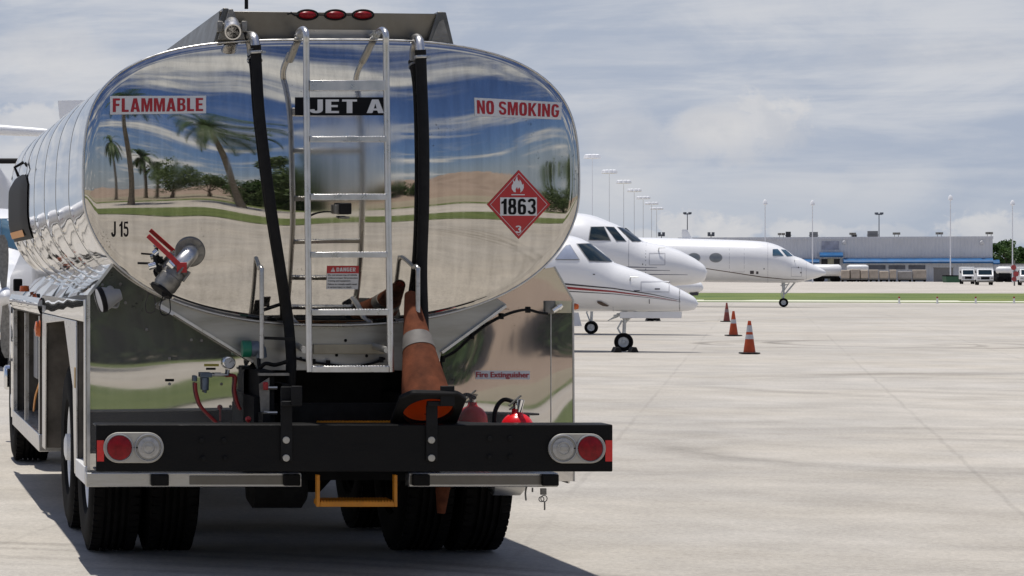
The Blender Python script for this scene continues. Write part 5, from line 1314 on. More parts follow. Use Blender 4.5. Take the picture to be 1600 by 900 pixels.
# far long jet
NC, YC = 1290.5, 124.0
top = [(1290.5,426),(1289,423),(1285,420.6),(1274,415),(1262,409),(1253,404),(1246,401.6),(1240,399.6),(1235,395.4),(1230,391.2),(1224,387.6),(1217,384),(1209,381),(1200,378.8),(1190,377.2),(1176,376.2),(1160,375.4),(1120,374),(1070,372.6),(1010,371.2),(900,370)]
bot = [(1290.5,428),(1288,430),(1285,431),(1278,433.6),(1266,437),(1256,439.8),(1246,441.6),(1230,442),(1210,442),(1100,440.6),(1000,440),(900,440)]
jC, hC, fC = jet('business_jet', 'long white jet with oval cabin windows and thin brown line, behind the others', NC, YC, top, bot, lambda l, h: min(1.16, .54*h),
    [(12.0,3.42,1.20,1.17),(18.0,3.46,1.2,1.17),(20.5,3.46,1.5,1.05),(24.0,3.44,2.4,.55),(26.0,3.4,2.95,.14),(26.3,3.3,3.1,.05)])
cockpit(hC, jC, [[(1207.2,389.8),(1215,389.5),(1224.3,400),(1207,400)], [(1220,390),(1227.5,390.6),(1239,400.6),(1229,400.4)]], NC, YC, M['blueglass'], False)
for px in (1085, 1119, 1051, 1017, 983, 949):
    l, z = LZ([(px,402.9)], NC, YC)[0]
    for sgn in (-1, 1):
        mb = MB(); hC.oval(mb, l, z, .27, .20, sgn, .014, .0); wn = mb.build('cabin_window', M['sideglass'], jC, fix=False)
        mb = MB(); hC.oval(mb, l, z, .30, .23, sgn, .010, .85); mb.build('window_frame', M['greyplast'], wn, fix=False)
stripe(hC, fC, [(1000,411),(1100,418.4),(1190,432),(1225,435.6),(1256,436.6)], [(1000,411.8),(1100,419.6),(1190,433.3),(1225,436.6),(1256,437)], NC, YC, M['stripe_brown'])
marks(hC, jC, [(1172,423,1178,428),(1181.5,424,1185,428),(1246.5,417,1248,419),(1250,425,1252,427),(1193,419,1194.5,421)], NC, YC)
gx = -LZ([(1225,474)], NC, YC)[0][0]
gear(jC, gx, 0, 1.3, .215, .15, True)
mb = MB(); mb.tube([(gx+.55,0,1.25),(gx+.05,0,.62)], .04, 8); mb.tube([(gx-.1,0,1.25),(gx-.02,0,.5)], .03, 8); mb.build('drag_brace', M['strut'], jC)
surfaces(jC, 25.6, 3.4, 3.6, 4.2, 2.0, 9.6, 1.4, 12.0, 4.6, 1.17)
for s_ in (-1, 1):
    engine(jC, -18.6, s_*1.95, 2.9, 4.2, .66, s_*1.05); gear(jC, -13.4, s_*2.2, 1.4, .38, .24, True, False, 'main_gear')
mb = MB(); l, z = LZ([(1072,372)], NC, YC)[0]; wing_mesh((-l+.3,0,z-.05), (-l+.05,0,z+.42), .5, .25, .12, vertical=True).build('blade_antenna', M['white'], jC)
# small jet of which the nose shows below the second jet
ND, YD = 1099, 88.0
top = [(1099,449),(1097,443.5),(1094,441),(1089,439.4),(1080,438.8),(1060,438),(1040,434),(1010,422),(985,412),(960,407),(900,405)]
bot = [(1099,451),(1097,454.5),(1093,456.4),(1085,457.6),(1070,458.6),(1040,459.4),(960,460),(900,460)]
jD, hD, fD = jet('business_jet', 'small white jet of which only the nose shows beneath the nose of the second jet', ND, YD, top, bot, lambda l, h: min(.75, .55*h),
    [(5.0,2.3,.92,.75),(8.0,2.3,.95,.74),(11.0,2.28,1.4,.45),(13.0,2.2,1.85,.1),(13.3,2.1,1.95,.04)])
gx = -LZ([(1020,496)], ND, YD)[0][0]
gear(jD, gx, 0, 1.0, .20, .14)
surfaces(jD, 12.6, 2.1, 2.0, 2.3, 1.2, 5.4, 1.0, 6.5, 2.3, .75)
for s_ in (-1, 1): engine(jD, -8.6, s_*1.25, 2.0, 2.2, .38, s_*.6); gear(jD, -6.6, s_*1.7, 1.0, .26, .18, False, False, 'main_gear')
mb = MB(); c = LZ([(1077,457),(1092,457),(1091,461.5),(1080,462)], ND, YD); mb.prism([Vector((-l,-.12,z)) for l, z in c], (0,.2,0)); mb.build('taxi_light_housing', M['stripe_dark'], jD)
def outline_px(h, t, px0, py0, px1, py1, npx, Y, name, w=.6):
    c = LZ([(px0,py0),(px1,py0),(px1,py1),(px0,py1)], npx, Y)
    for sgn in (-1, 1):
        mb = MB(); cc = Vector((sum(p[0] for p in c)/4, sum(p[1] for p in c)/4)); k = .02
        for i in range(4):
            a, b = Vector(c[i]), Vector(c[(i+1) % 4]); d = (b-a).normalized(); nn = Vector((-d.y, d.x))*.011
            h.patch(mb, [tuple(a+nn), tuple(b+nn), tuple(b-nn), tuple(a-nn)], sgn, .004, 6, 1)
        mb.build(name, M['seamgrey'], t, fix=False)
M['seamgrey'] = mat('panel_gap', (.52,.52,.54), .5, 0, .1, 5)
outline_px(hC, jC, 1140, 383, 1163, 425, NC, YC, 'door_outline'); outline_px(hC, jC, 1236, 418, 1252, 432, NC, YC, 'avionics_hatch')
outline_px(hA, jA, 1003, 440, 1046, 456, NA, YA, 'baggage_hatch'); outline_px(hB, jB, 1016, 396, 1040, 414, NB_, YB_, 'avionics_hatch')
for hh, jj, n_, Y_, px in ((hA,jA,NA,YA,960),(hB,jB,NB_,YB_,985),(hC,jC,NC,YC,1200),(hC,jC,NC,YC,1260)): seam(hh, LZ([(px, 428)], n_, Y_)[0][0], 'skin_joint', jj, M['seamgrey'])
for hh, jj, n_, Y_, x_, y_ in ((hA,jA,NA,YA,986,437),(hB,jB,NB_,YB_,1030,392),(hC,jC,NC,YC,1241,408)):
    l, z = LZ([(x_, y_)], n_, Y_)[0]
    for sgn in (-1, 1):
        q = hh.side(l, z, sgn, 0); o = hh.side(l, z, sgn, .10); mb = MB(); mb.tube([q, o, o+Vector((.16,0,0))], [.018,.014,.008], 8); mb.build('pitot_probe', M['strut'], jj)
# wheel chocks
def chock(px, py, label, grp):
    g = G(px, py); mb = MB(); w, h, d = .17, .11, .26; x, y = g.x, g.y
    mb.prism([(x-w/2,y-d/2,.002),(x+w/2,y-d/2,.002),(x+w*.22,y-d/2,h),(x-w*.18,y-d/2,h)], (0,d,0)); o = mb.build('wheel_chock', M['rubber'], None, (x, y, 0), bevel=.008)
    tag(o, label, 'chock', grp)
chock(963, 550.4, 'black rubber chock behind the nose wheel of the nearest jet', 'wheel chocks'); chock(989, 550.4, 'black rubber chock in front of the nose wheel of the nearest jet', 'wheel chocks')
chock(1013, 501.3, 'black chock behind the wheel of the small jet under the nearest jet', 'wheel chocks'); chock(1027, 501.3, 'black chock ahead of the wheel of the small jet under the nearest jet', 'wheel chocks')

# propeller aircraft left of the truck, nose towards the camera
def turboprop():
    Yp = 44.0; x = (7-VX)*Yp/F
    t = thing('propeller_plane', 'white propeller plane with red side line parked nose on, left of the tanker truck', 'aeroplane', (x, Yp, 0), None, local=True, rz=R(-90-2))
    zs = CH + (HY-463)*Yp/F
    h = Hull([(0,zs+.17,zs-.17,.17),(.15,zs+.30,zs-.42,.34),(.6,zs+.42,zs-.55,.44),(1.5,zs+.55,zs-.62,.58),(2.4,zs+.70,zs-.66,.72),(2.9,zs+1.1,zs-.66,.77),(3.5,zs+1.45,zs-.66,.8),(4.5,zs+1.6,zs-.66,.82),(8.0,zs+1.6,zs-.6,.82),(10.5,zs+1.35,zs+.0,.55),(13.0,zs+1.0,zs+.5,.12)], 2.3)
    fu = h.mesh().build('fuselage', M['white'], t, sharp=75)
    for sgn in (-1, 1):
        mb = MB(); h.patch(mb, [(2.75,zs+1.35),(3.4,zs+1.38),(3.4,zs+.85),(2.6,zs+.80)], sgn, .012); mb.build('cockpit_window', M['blueglass'], t, fix=False)
        mb = MB(); h.patch(mb, [(1.0,zs+.14),(9.0,zs+.16),(9.0,zs+.06),(1.0,zs+.06)], sgn, .006, 24, 2); mb.build('stripe', M['stripe_red'], fu, fix=False)
        w = wing_mesh((-4.6, sgn*.6, zs-.45), (-4.9, sgn*8.0, zs+.1), 2.0, 1.1).build('wing', M['white'], t, sharp=50)
        mb = MB(); mb.tube([(-4.59,sgn*.9,zs-.43),(-4.9,sgn*7.9,zs+.10)], .075, 10); mb.build('de_icing_boot', M['rubber'], w)
        gear(t, -5.6, sgn*2.2, .8, .28, .2, False, False, 'main_gear')
    mb = MB(); mb.lathe([(.004,.36),(.07,.32),(.13,.2),(.165,.05),(.17,0),(0,0)], (0,0,zs), (1,0,0), 28); sp = mb.build('spinner', M['white'], t)
    for k in range(4):
        a = R(-86 + 90*k); d = Vector((0, math.cos(a), math.sin(a))); tg = Vector((0, -math.sin(a), math.cos(a)))
        mb = MB(); vs = []; fs = []
        for i in range(9):
            q = i/8; r_ = .12 + .92*q; c = .085 + .06*math.sin(q*math.pi*.8) - .05*max(0, q-.85)/.15; tw = R(60-42*q)
            e = tg*math.cos(tw) + Vector((1,0,0))*math.sin(tw); n_ = d.cross(e)
            ctr = Vector((.1,0,zs)) + d*r_
            for u_, w_ in ((-1,0),(-.2,1),(1,0),(-.2,-.4)): vs.append(ctr + e*c*u_ + n_*.014*w_)
        for i in range(8):
            for j in range(4): fs.append((i*4+j, i*4+(j+1) % 4, (i+1)*4+(j+1) % 4, (i+1)*4+j))
        fs.append((0,1,2,3)); fs.append((32,33,34,35)); mb.add(vs, fs); mb.build('propeller_blade', M['galv'], sp)
    fin = wing_mesh((-10.2,0,zs+1.2), (-11.9,0,zs+2.75), 2.6, 1.6, .10, vertical=True).build('tail_fin', M['white'], t, sharp=50)
    for sgn in (-1, 1):
        wing_mesh((-11.8, 0, zs+2.8), (-12.0, sgn*2.6, zs+2.8), 1.3, .8, .10).build('tailplane', M['white'], fin, sharp=50)
        mb = MB(); mb.tube([(-11.79,sgn*.05,zs+2.8),(-12.0,sgn*2.6,zs+2.8)], .06, 10); mb.build('de_icing_boot', M['rubber'], fin)
    gear(t, -1.6, 0, .8, .24, .18)
turboprop()

# ------------------------------------------------------------------ cones on the apron
cones = make_cone('traffic_cone', 'orange cone with two grey bands, nearest of the three standing on the apron', 'traffic cone', .71, .132, .034, .40, ((.30,.40),(.46,.61)), M['cone'], M['coneband'], 'orange cones on the apron')
g = G(1171, 553); cones.location = (g.x, g.y, .033); cones.scale = (.92*48/49,)*3
k0 = cones.scale[0]
g1, g2 = G(1146, 525), G(1135.5, 503)
s1 = .49/.71
mid = make_cone('traffic_cone', 'orange cone with one grey band, in the middle of the three on the apron', 'traffic cone', .71, .132, .034, .44, ((.34,.46),), M['cone'], M['coneband'], 'orange cones on the apron')
mid.location = (g1.x, g1.y, .033); mid.scale = (.87,)*3
far = make_cone('traffic_cone', 'dull dark red cone, farthest of the three on the apron', 'traffic cone', .71, .125, .030, .42, ((.34,.46),), mat('dull_red_pvc', (.24,.05,.035), .6, 0, .3, 6), mat('dull_band', (.25,.17,.17), .5, 0, .2, 10), 'orange cones on the apron')
far.location = (g2.x, g2.y, .033); far.scale = (.86,)*3

# ------------------------------------------------------------------ far side of the airfield
YBLD = 478.0; pB = P(1400, HY, YBLD); uB, vB = UV(pB)
def bx(px): # u along the front wall for a photo pixel
    k = (px - VX)/F; # X = u CG + v SG ; Y = -u SG + v CG
    return (k*vB*CG - vB*SG)/(CG + k*SG)
def zpx(py, px):
    u = bx(px); Y = -u*SG + vB*CG; return CH + (HY-py)*Y/F
def wbox(mb, u0, u1, v0, v1, z0, z1):
    c = [W(u0,v0),W(u1,v0),W(u1,v1),W(u0,v1)]
    mb.add([(p.x,p.y,z0) for p in c]+[(p.x,p.y,z1) for p in c], [(0,3,2,1),(4,5,6,7),(0,1,5,4),(1,2,6,5),(2,3,7,6),(3,0,4,7)]); return mb
u0, u1 = bx(1060), bx(1551); zr = zpx(370.5, 1480)
bld = thing('hangar_building', 'long grey corrugated building with a blue canopy band beyond the grass', 'building', W((u0+u1)/2, vB))
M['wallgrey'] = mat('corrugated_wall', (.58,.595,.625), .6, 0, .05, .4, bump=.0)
def corrugated(m):
    nt = m.node_tree; b = nt.nodes['Principled BSDF']; wv = N(nt, 'ShaderNodeTexWave', Scale=.55, Distortion=0.0); wv.wave_type = 'BANDS'; wv.bands_direction = 'X'
    tc = nt.nodes.new('ShaderNodeTexCoord'); nt.links.new(tc.outputs['Object'], wv.inputs['Vector']); bp = N(nt, 'ShaderNodeBump', Strength=1.0, Distance=.06); nt.links.new(wv.outputs[0], bp.inputs['Height']); nt.links.new(bp.outputs[0], b.inputs['Normal'])
corrugated(M['wallgrey'])
M['bluepaint'] = mat('blue_sheet', (.008,.095,.25), .35, 0, .25, .8)
M['shade'] = mat('dark_opening', (.02,.02,.022), .6, 0, .3, 2)
M['lowwall'] = mat('grey_block_wall', (.17,.17,.17), .8, 0, .15, 1)
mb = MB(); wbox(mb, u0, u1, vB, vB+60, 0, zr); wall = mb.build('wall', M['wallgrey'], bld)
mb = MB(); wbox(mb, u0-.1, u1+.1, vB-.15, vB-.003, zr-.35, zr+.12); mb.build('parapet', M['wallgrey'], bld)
zb0, zb1 = zpx(411.5,1450), zpx(403.5,1450)
def canopy(ua, ub, z0, z1, d, name='blue_canopy'):
    a, b = [W(ua, vB-.004), W(ua, vB-d), W(ua, vB-d), W(ua, vB-.4*d)], [W(ub, vB-.004), W(ub, vB-d), W(ub, vB-d), W(ub, vB-.4*d)]
    mb = MB(); zs = (z0, z0, z0+.35*(z1-z0), z1); aa = [(p.x,p.y,z) for p, z in zip(a, zs)]+[(W(ua,vB-.004).x, W(ua,vB-.004).y, z1)]; bb = [(p.x,p.y,z) for p, z in zip(b, zs)]+[(W(ub,vB-.004).x, W(ub,vB-.004).y, z1)]
    n = 5; mb.add(aa+bb, [tuple(range(n)), tuple(reversed(range(n,2*n)))]+[(i,(i+1)%n,n+(i+1)%n,n+i) for i in range(n)]); return mb.build(name, M['bluepaint'], bld)
canopy(bx(1317), u1, zb0, zb1, 1.6); canopy(u0, bx(1280), zb0, zb1-.1, 1.6); canopy(bx(1280.3), bx(1316.7), zpx(402,1300), zpx(394.5,1300), 2.6)
mb = MB(); wbox(mb, bx(1284), bx(1311), vB-.12, vB-.003, zpx(390,1300), zpx(377,1300)); mb.build('wall_sign', mat('faded_sign', (.33,.34,.40), .6, 0, .25, 1.2), bld)
for a, b in ((1283.5,1293),(1303,1312)):
    mb = MB(); wbox(mb, bx(a), bx(b), vB-.1, vB-.003, 1.3, zpx(404.5,1300)); mb.build('window', M['shade'], bld)
mb = MB(); wbox(mb, bx(1293.3), bx(1302.7), vB-.1, vB-.003, 0, zpx(404,1300)); mb.build('door', mat('cream_door', (.42,.40,.28), .6, 0, .15, 2), bld)
for i, px in enumerate((1356, 1387, 1418)):
    mb = MB(); wbox(mb, bx(px+1.5), bx(px+27.5), vB-.1, vB-.003, zpx(421,1400), zpx(414.5,1400)); mb.build('window', mat('dock_window', (.12,.125,.15), .3, 0, .3, 1), bld)
for px in (1311, 1526): # lamps on the wall
    mb = MB(); p = W(bx(px+8), vB-.25); mb.lathe([(0,.25),(.3,.2),(.38,0),(0,-.1)], (p.x, p.y, zpx(379,px)), (0,-1,0), 14); mb.build('wall_lamp', M['vinyl'], bld)
for px, wd, y0, m in ((1232,8,364.5,M['shade']),(1272,13,365,M['lowwall']),(1336,7,369,M['shade']),(1365,16,363.5,M['lowwall'])):
    mb = MB(); ua, ub = bx(px-wd/2), bx(px+wd/2); wbox(mb, ua, ub, vB+3, vB+5.5, zr+.01, zpx(y0,px)+.35); wbox(mb, ua-.1, ub+.1, vB+2.9, vB+5.6, zr+.45, zr+.55); mb.build('roof_unit', m, bld)
for px in (1218, 1224, 1330, 1335, 1398, 1404, 1465, 1471, 1543, 1549):
    mb = MB(); p = W(bx(px), vB+.5); z = zr; mb.cyl((p.x,p.y,z), (p.x,p.y,z+.5), .05, None, 8); mb.obox((p.x,p.y,z+.7), (.55,.4,.42)); mb.build('roof_floodlight', M['galv'], bld, bevel=.03)
# lower wing and yard wall to the right
lw = thing('yard_wall', 'low grey block wall in front of the grey building, right of the stacked cargo', 'wall', W(bx(1468), vB-9))
mb = MB(); wbox(mb, bx(1454), bx(1484), vB-9, vB-8.6, 0, zpx(419,1470)); mb.build('wall_face', M['lowwall'], lw); mb = MB(); wbox(mb, bx(1454)-.1, bx(1484)+.1, vB-9.1, vB-8.5, zpx(419,1470)+.002, zpx(418,1470)); mb.build('coping', M['galv'], lw)
lw = thing('side_building', 'low grey flat roofed building at the right edge beyond the white trucks', 'building', W(bx(1590), vB+6))
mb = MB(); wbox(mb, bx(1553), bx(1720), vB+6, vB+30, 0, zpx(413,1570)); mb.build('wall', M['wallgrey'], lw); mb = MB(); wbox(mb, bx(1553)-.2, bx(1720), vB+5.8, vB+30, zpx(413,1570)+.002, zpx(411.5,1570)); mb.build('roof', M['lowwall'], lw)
canopy(u1+.02, bx(1561), zb0-.2, zb1-.3, 1.6)
for a, b in ((1556,1572),(1576,1592)):
    mb = MB(); wbox(mb, bx(a), bx(b), vB+5.9, vB+5.997, 0, zpx(424,1570)); mb.build('door', M['shade'], lw)
# cargo pallets in a row on low dollies
M['tarp'] = mat('cargo_wrap', (.46,.39,.31), .7, 0, .25, .9, bump=.05, bscale=2); M['tarp2'] = mat('cargo_net', (.40,.345,.285), .75, 0, .25, .9, bump=.05, bscale=2); M['tarp3'] = mat('cargo_sheet', (.30,.28,.26), .7, 0, .25, .9, bump=.05, bscale=2)
vP = vB - 16
kP = vP / vB
labs = ['leftmost wrapped cargo pallet beside the white tank trailer', 'second wrapped cargo pallet from the left in the long row', 'third wrapped cargo pallet from the left in the long row', 'fourth wrapped cargo pallet, left of the middle of the row', 'fifth wrapped cargo pallet, at the middle of the row', 'sixth wrapped cargo pallet, right of the middle of the row', 'low grey covered cargo pallet in the right half of the row', 'rightmost wrapped cargo pallet beside the low block wall']
rnd = random.Random(3)
for i, (a, b, y) in enumerate(((1314,1328,422),(1329,1344,420.5),(1344.6,1357,422),(1358,1373,421.5),(1374,1389,423.5),(1390,1401,421.5),(1403,1425,424),(1426,1448,421.5))):
    ua, ub = bx(a)*kP, bx(b)*kP; z1 = CH + (HY-y)*(YBLD-16)/F
    t = thing('cargo_pallet', labs[i] + ' before the grey building', 'cargo pallet', W((ua+ub)/2, vP), 'cargo pallets beyond the taxiway')
    mb = MB(); wbox(mb, ua+.04, ub-.04, vP, vP+2.2, .62, z1); mb.build('wrapped_load', (M['tarp'], M['tarp2'], M['tarp'], M['tarp2'], M['tarp'], M['tarp'], M['tarp3'], M['tarp2'])[i], t, bevel=.12)
    mb = MB(); wbox(mb, ua, ub, vP, vP+2.2, .42, .60); mb.build('pallet_deck', M['galv'], t)
    mb = MB()
    for uu in (ua+.3, ub-.3):
        p = W(uu, vP+.1); mb.cyl((p.x,p.y,.22), (p.x-.1*SG*0,p.y+.15,.22), .22, None, 14)
    wbox(mb, ua+.1, ub-.1, vP+.25, vP+2.0, .2, .418); mb.build('dolly', M['dark'], t)
# white tank trailers
def tank_trailer(a, b, y0, y1, label, dv):
    k = (vB-dv)/vB; ua, ub = bx(a)*k, bx(b)*k; v = vB-dv; Y = (YBLD-dv)
    zt_, zb_ = CH+(HY-y0)*Y/F, CH+(HY-y1)*Y/F; r_ = (zt_-zb_)/2; zc = (zt_+zb_)/2; t = thing('tank_trailer', label, 'trailer', W((ua+ub)/2, v))
    mb = MB(); p0, p1 = W(ua, v, zc), W(ub, v, zc); d = (p1-p0).normalized()
    mb.tube([p0, p0+d*.15, p0+d*.5, p1-d*.5, p1-d*.15, p1], [r_*.45, r_*.8, r_, r_, r_*.8, r_*.45], 24); mb.build('tank', M['whitev'], t, sharp=60)
    mb = MB(); wbox(mb, ua+.4, ub-.4, v-.5, v+.5, .55, zb_+.12); mb.build('frame', M['dark'], t)
    mb = MB()
    for q in (.22, .36, .78, .9):
        p = W(ua+(ub-ua)*q, v-.6); mb.cyl((p.x,p.y,.42),(p.x,p.y+1.3,.42), .42, None, 18)
    mb.build('wheel', M['tyre'], t)
tank_trailer(1268, 1315, 413, 432.5, 'white tank trailer just beyond the nose of the farthest jet', 12)
tank_trailer(1323, 1357, 413.5, 424, 'white tank trailer standing behind the row of cargo pallets', 6)
# white trucks facing the camera
def box_truck(px0, px1, ytop, ybase, label, dv, stretch=1.0):
    Y = CH*F/(ybase-HY); a, b = (px0-VX)*Y/F, (px1-VX)*Y/F; w = b-a; xw, Yw = (a+b)/2, Y; x = 0.0; Y = 0.0; zt_ = CH+(HY-ytop)*Yw/F
    t = thing('box_truck', label, 'truck', (xw, Yw, 0), 'white trucks parked by the grey building', local=True, rz=-math.atan2(xw, Yw)+R(3))
    hw = w/2
    mb = MB(); mb.prism([(x-hw*.94,Y,.45),(x-hw*.94,Y,1.25),(x-hw*.92,Y+.25,1.35),(x-hw*.9,Y+.75,2.05),(x-hw*.9,Y+1.9,2.1),(x-hw*.94,Y+1.9,.45)], (hw*1.88,0,0)); mb.build('cab', M['whitev'], t, bevel=.07)
    mb = MB(); mb.prism([(x-hw*.8,Y+.26,1.36),(x+hw*.8,Y+.26,1.36),(x+hw*.76,Y+.74,2.0),(x-hw*.76,Y+.74,2.0)], (0,-.02,.02)); mb.build('windscreen', M['glass'], t)
    mb = MB(); mb.box(x-hw, x+hw, Y+1.95, Y+7.0, .7, zt_); mb.build('cargo_box', M['whitev'], t, bevel=.05)
    mb = MB(); mb.box(x-hw*.5, x+hw*.5, Y-.02, Y-.002, .75, 1.1); mb.build('grille', M['dark'], t)
    mb = MB(); mb.box(x-hw*.96, x+hw*.96, Y-.12, Y-.025, .38, .62); mb.build('bumper', M['galv'], t, bevel=.03)
    for s_ in (-1, 1):
        mb = MB(); mb.box(x+s_*hw*.75-.16, x+s_*hw*.75+.16, Y-.03, Y-.002, .8, 1.02); mb.build('headlight', M['clearlens'], t, bevel=.03)
        for yy in (Y+1.0, Y+5.6):
            mb = MB(); xx = x+s_*hw*.8; mb.lathe([(0,-.13),(.30,-.13),(.40,-.10),(.41,0),(.40,.10),(.30,.13),(0,.13)], (xx,yy,.41), (1,0,0), 20); mb.build('wheel', M['tyre'], t)
        mb = MB(); mb.obox((x+s_*(hw*.94+.16), Y+.5, 1.75), (.12,.06,.36)); mb.bar((x+s_*hw*.9, Y+.5, 1.62), (x+s_*(hw*.94+.16), Y+.5, 1.62), .03, .03); mb.build('mirror', M['dark'], t)
box_truck(1503, 1523, 417, 444, 'white box truck nearest the end of the grey building, left of the other trucks', 0)
box_truck(1527, 1552, 418.5, 445.5, 'white box truck in the middle of the three parked trucks', 0)
box_truck(1594, 1620, 417, 446, 'white box truck cut off by the right edge of the photo', 0)
tank_trailer(1556, 1582, 416.5, 428, 'white tank trailer between the parked trucks and the red sign', 20)
# red sign on a post
p = G(1585, 446.5); t = thing('warning_sign', 'red sign of stacked panels on a post between the white trucks', 'sign', p)
mb = MB(); mb.cyl(p, p+Vector((0,0,3.2)), .09, None, 10); mb.build('post', M['galv'], t)
k = p.y/F
for dx, z, r_ in ((-2,418-4,4.2),(2,428-4,4.4),(-1,437-5,3.8)):
    mb = MB(); c = p+Vector((dx*k,-.12,CH+(HY-z-4)*k)); mb.lathe([(0,.03),(r_*k,.03),(r_*k,-.03),(0,-.03)], c, (0,1,0), 8); mb.build('panel', mat('sign_red', (.36,.05,.05), .5, 0, .3, 1.5), t)
# dumpster and traffic guard
p = G(1490, 443.5); t = thing('waste_container', 'small green waste container beside the left white truck', 'container', p)
mb = MB(); mb.prism([p+Vector((-1.0,0,.2)), p+Vector((.9,0,.2)), p+Vector((1.1,0,1.1)), p+Vector((-1.15,0,1.1))], (0,1.4,0)); mb.build('bin', mat('bin_green', (.03,.10,.05), .6, 0, .2, 2), t, bevel=.04)
mb = MB(); mb.prism([p+Vector((-1.15,-.03,1.105)), p+Vector((1.12,-.03,1.105)), p+Vector((1.05,-.03,1.25)), p+Vector((-1.1,-.03,1.3))], (0,1.46,0)); mb.build('lid', M['dark'], t, bevel=.03)
# edge markers
mk = thing('edge_marker', 'short white edge marker post with orange cap, leftmost of four along the grass', 'marker post', (0,0,0), 'edge marker posts along the grass', local=True)
mb = MB(); mb.cyl((0,0,0),(0,0,.27),.05,.045,12); mb.cyl((0,0,0),(0,0,.03),.09,None,12); mb.build('post', M['whitev'], mk)
mb = MB(); mb.cyl((0,0,.272),(0,0,.36),.05,.042,12); mb.build('cap', M['redpaint'], mk)
for i, px in enumerate((1405, 1464.5, 1524.5, 1584.5)):
    g = G(px, 474.0); lab = ('', 'white edge marker post with orange cap, second from the left along the grass', 'white edge marker post with orange cap, third from the left along the grass', 'white edge marker post with orange cap, rightmost along the grass')[i]
    if i == 0: mk.location = g
    else: dup(mk, g, lab)
# light masts
def mast(px, ytop, Y, label, kind, m, group):
    zt_ = CH + (HY-ytop)*Y/F; x = (px-VX)*Y/F; t = thing('light_mast', label, 'light mast', (x, Y, 0), group)
    k = Y/F
    r_ = (.55 if kind == 'white' else .75)*k*(.85 if kind == 'white' else 1.1)
    mb = MB(); mb.tube([(x,Y,0),(x,Y,zt_)], [r_*1.2, r_*.75], 12); mb.build('pole', m, t)
    if kind == 'white':
        mb = MB(); mb.tube([(x+8*k*math.cos(q*math.pi/12), Y+8*k*math.sin(q*math.pi/12), zt_-.1) for q in range(25)], .16, 6, False); mb.bar((x-8*k,Y,zt_-.1),(x+8*k,Y,zt_-.1), .15,.15); mb.build('lamp_ring', m, t)
        for q in range(8):
            c = Vector((x+8*k*math.cos(q*math.pi/4), Y+8*k*math.sin(q*math.pi/4), zt_-.25))
            mb = MB(); mb.lathe([(.2,.5),(.55,.35),(.75,-.3),(0,-.36)], c, (0,0,1), 10); mb.build('lamp_head', m, t)
    elif kind == 'single':
        mb = MB(); mb.lathe([(.1,.5),(1.9*k*1.6,.15),(2.3*k*1.6,-.35),(0,-.45)], (x,Y,zt_), (0,0,1), 16); mb.build('lamp_head', m, t)
    else:
        mb = MB(); w = 5*k if kind == 'double' else 4*k; mb.bar((x-w,Y,zt_-.2),(x+w,Y,zt_-.2), .2,.2); mb.build('cross_arm', m, t)
        for s_ in (-1, 1):
            mb = MB(); mb.obox((x+s_*w*.8, Y, zt_), (w*.75, .8, .42 if kind == 'double' else .9)); mb.build('lamp_head', m, t, bevel=.05)
M['mastw'] = mat('pale_mast_paint', (.82,.83,.85), .5, 0, .04, 1); M['mastd'] = mat('dark_mast_paint', (.07,.08,.10), .5, 0, .15, 1)
lw_ = ['tallest white light mast with a ring of lamps, nearest the tanker', 'second white light mast of the receding row from the tanker', 'third white light mast of the receding row from the tanker', 'fourth white light mast, in the middle of the receding row', 'fifth white light mast of the receding row', 'sixth white light mast of the receding row', 'shortest and farthest white light mast of the receding row']
for i, (px, h_) in enumerate(((925.5,183),(952,159),(974.5,143),(991,129.5),(1005,118),(1018,109),(1026,101))):
    mast(px, HY-h_, F*23.4/h_, lw_[i], 'white' if i < 7 else 'single', M['mastw'], 'white light masts in a receding row')
for px, y, lab in ((1195.5,316,'slender pale mast with one lamp above the cockpit of the farthest jet'),(1269.5,317,'slender pale mast with one lamp left of the building entrance'),(1485,309,'slender pale mast with one lamp at the right part of the grey building'),(1582,317,'slender pale mast with one lamp in front of the trees at the right')):
    mast(px, y, 440.0, lab, 'single', M['mastw'], 'slender single lamp masts')
mast(1074, 333, 560.0, 'dark mast with two lamps above the fuselage of the farthest jet', 'double', M['mastd'], 'dark twin lamp masts'); mast(1373.5, 333.5, 520.0, 'dark mast with two lamps above the roof of the grey building', 'double', M['mastd'], 'dark twin lamp masts')
mast(1033.5, 366, 560.0, 'low dark twin lamp post left of the cumulus cloud, behind the farthest jet', 'low', M['mastd'], 'dark twin lamp masts'); mast(1111, 366, 560.0, 'low dark twin lamp post right of the tall dark mast, behind the farthest jet', 'low', M['mastd'], 'dark twin lamp masts')

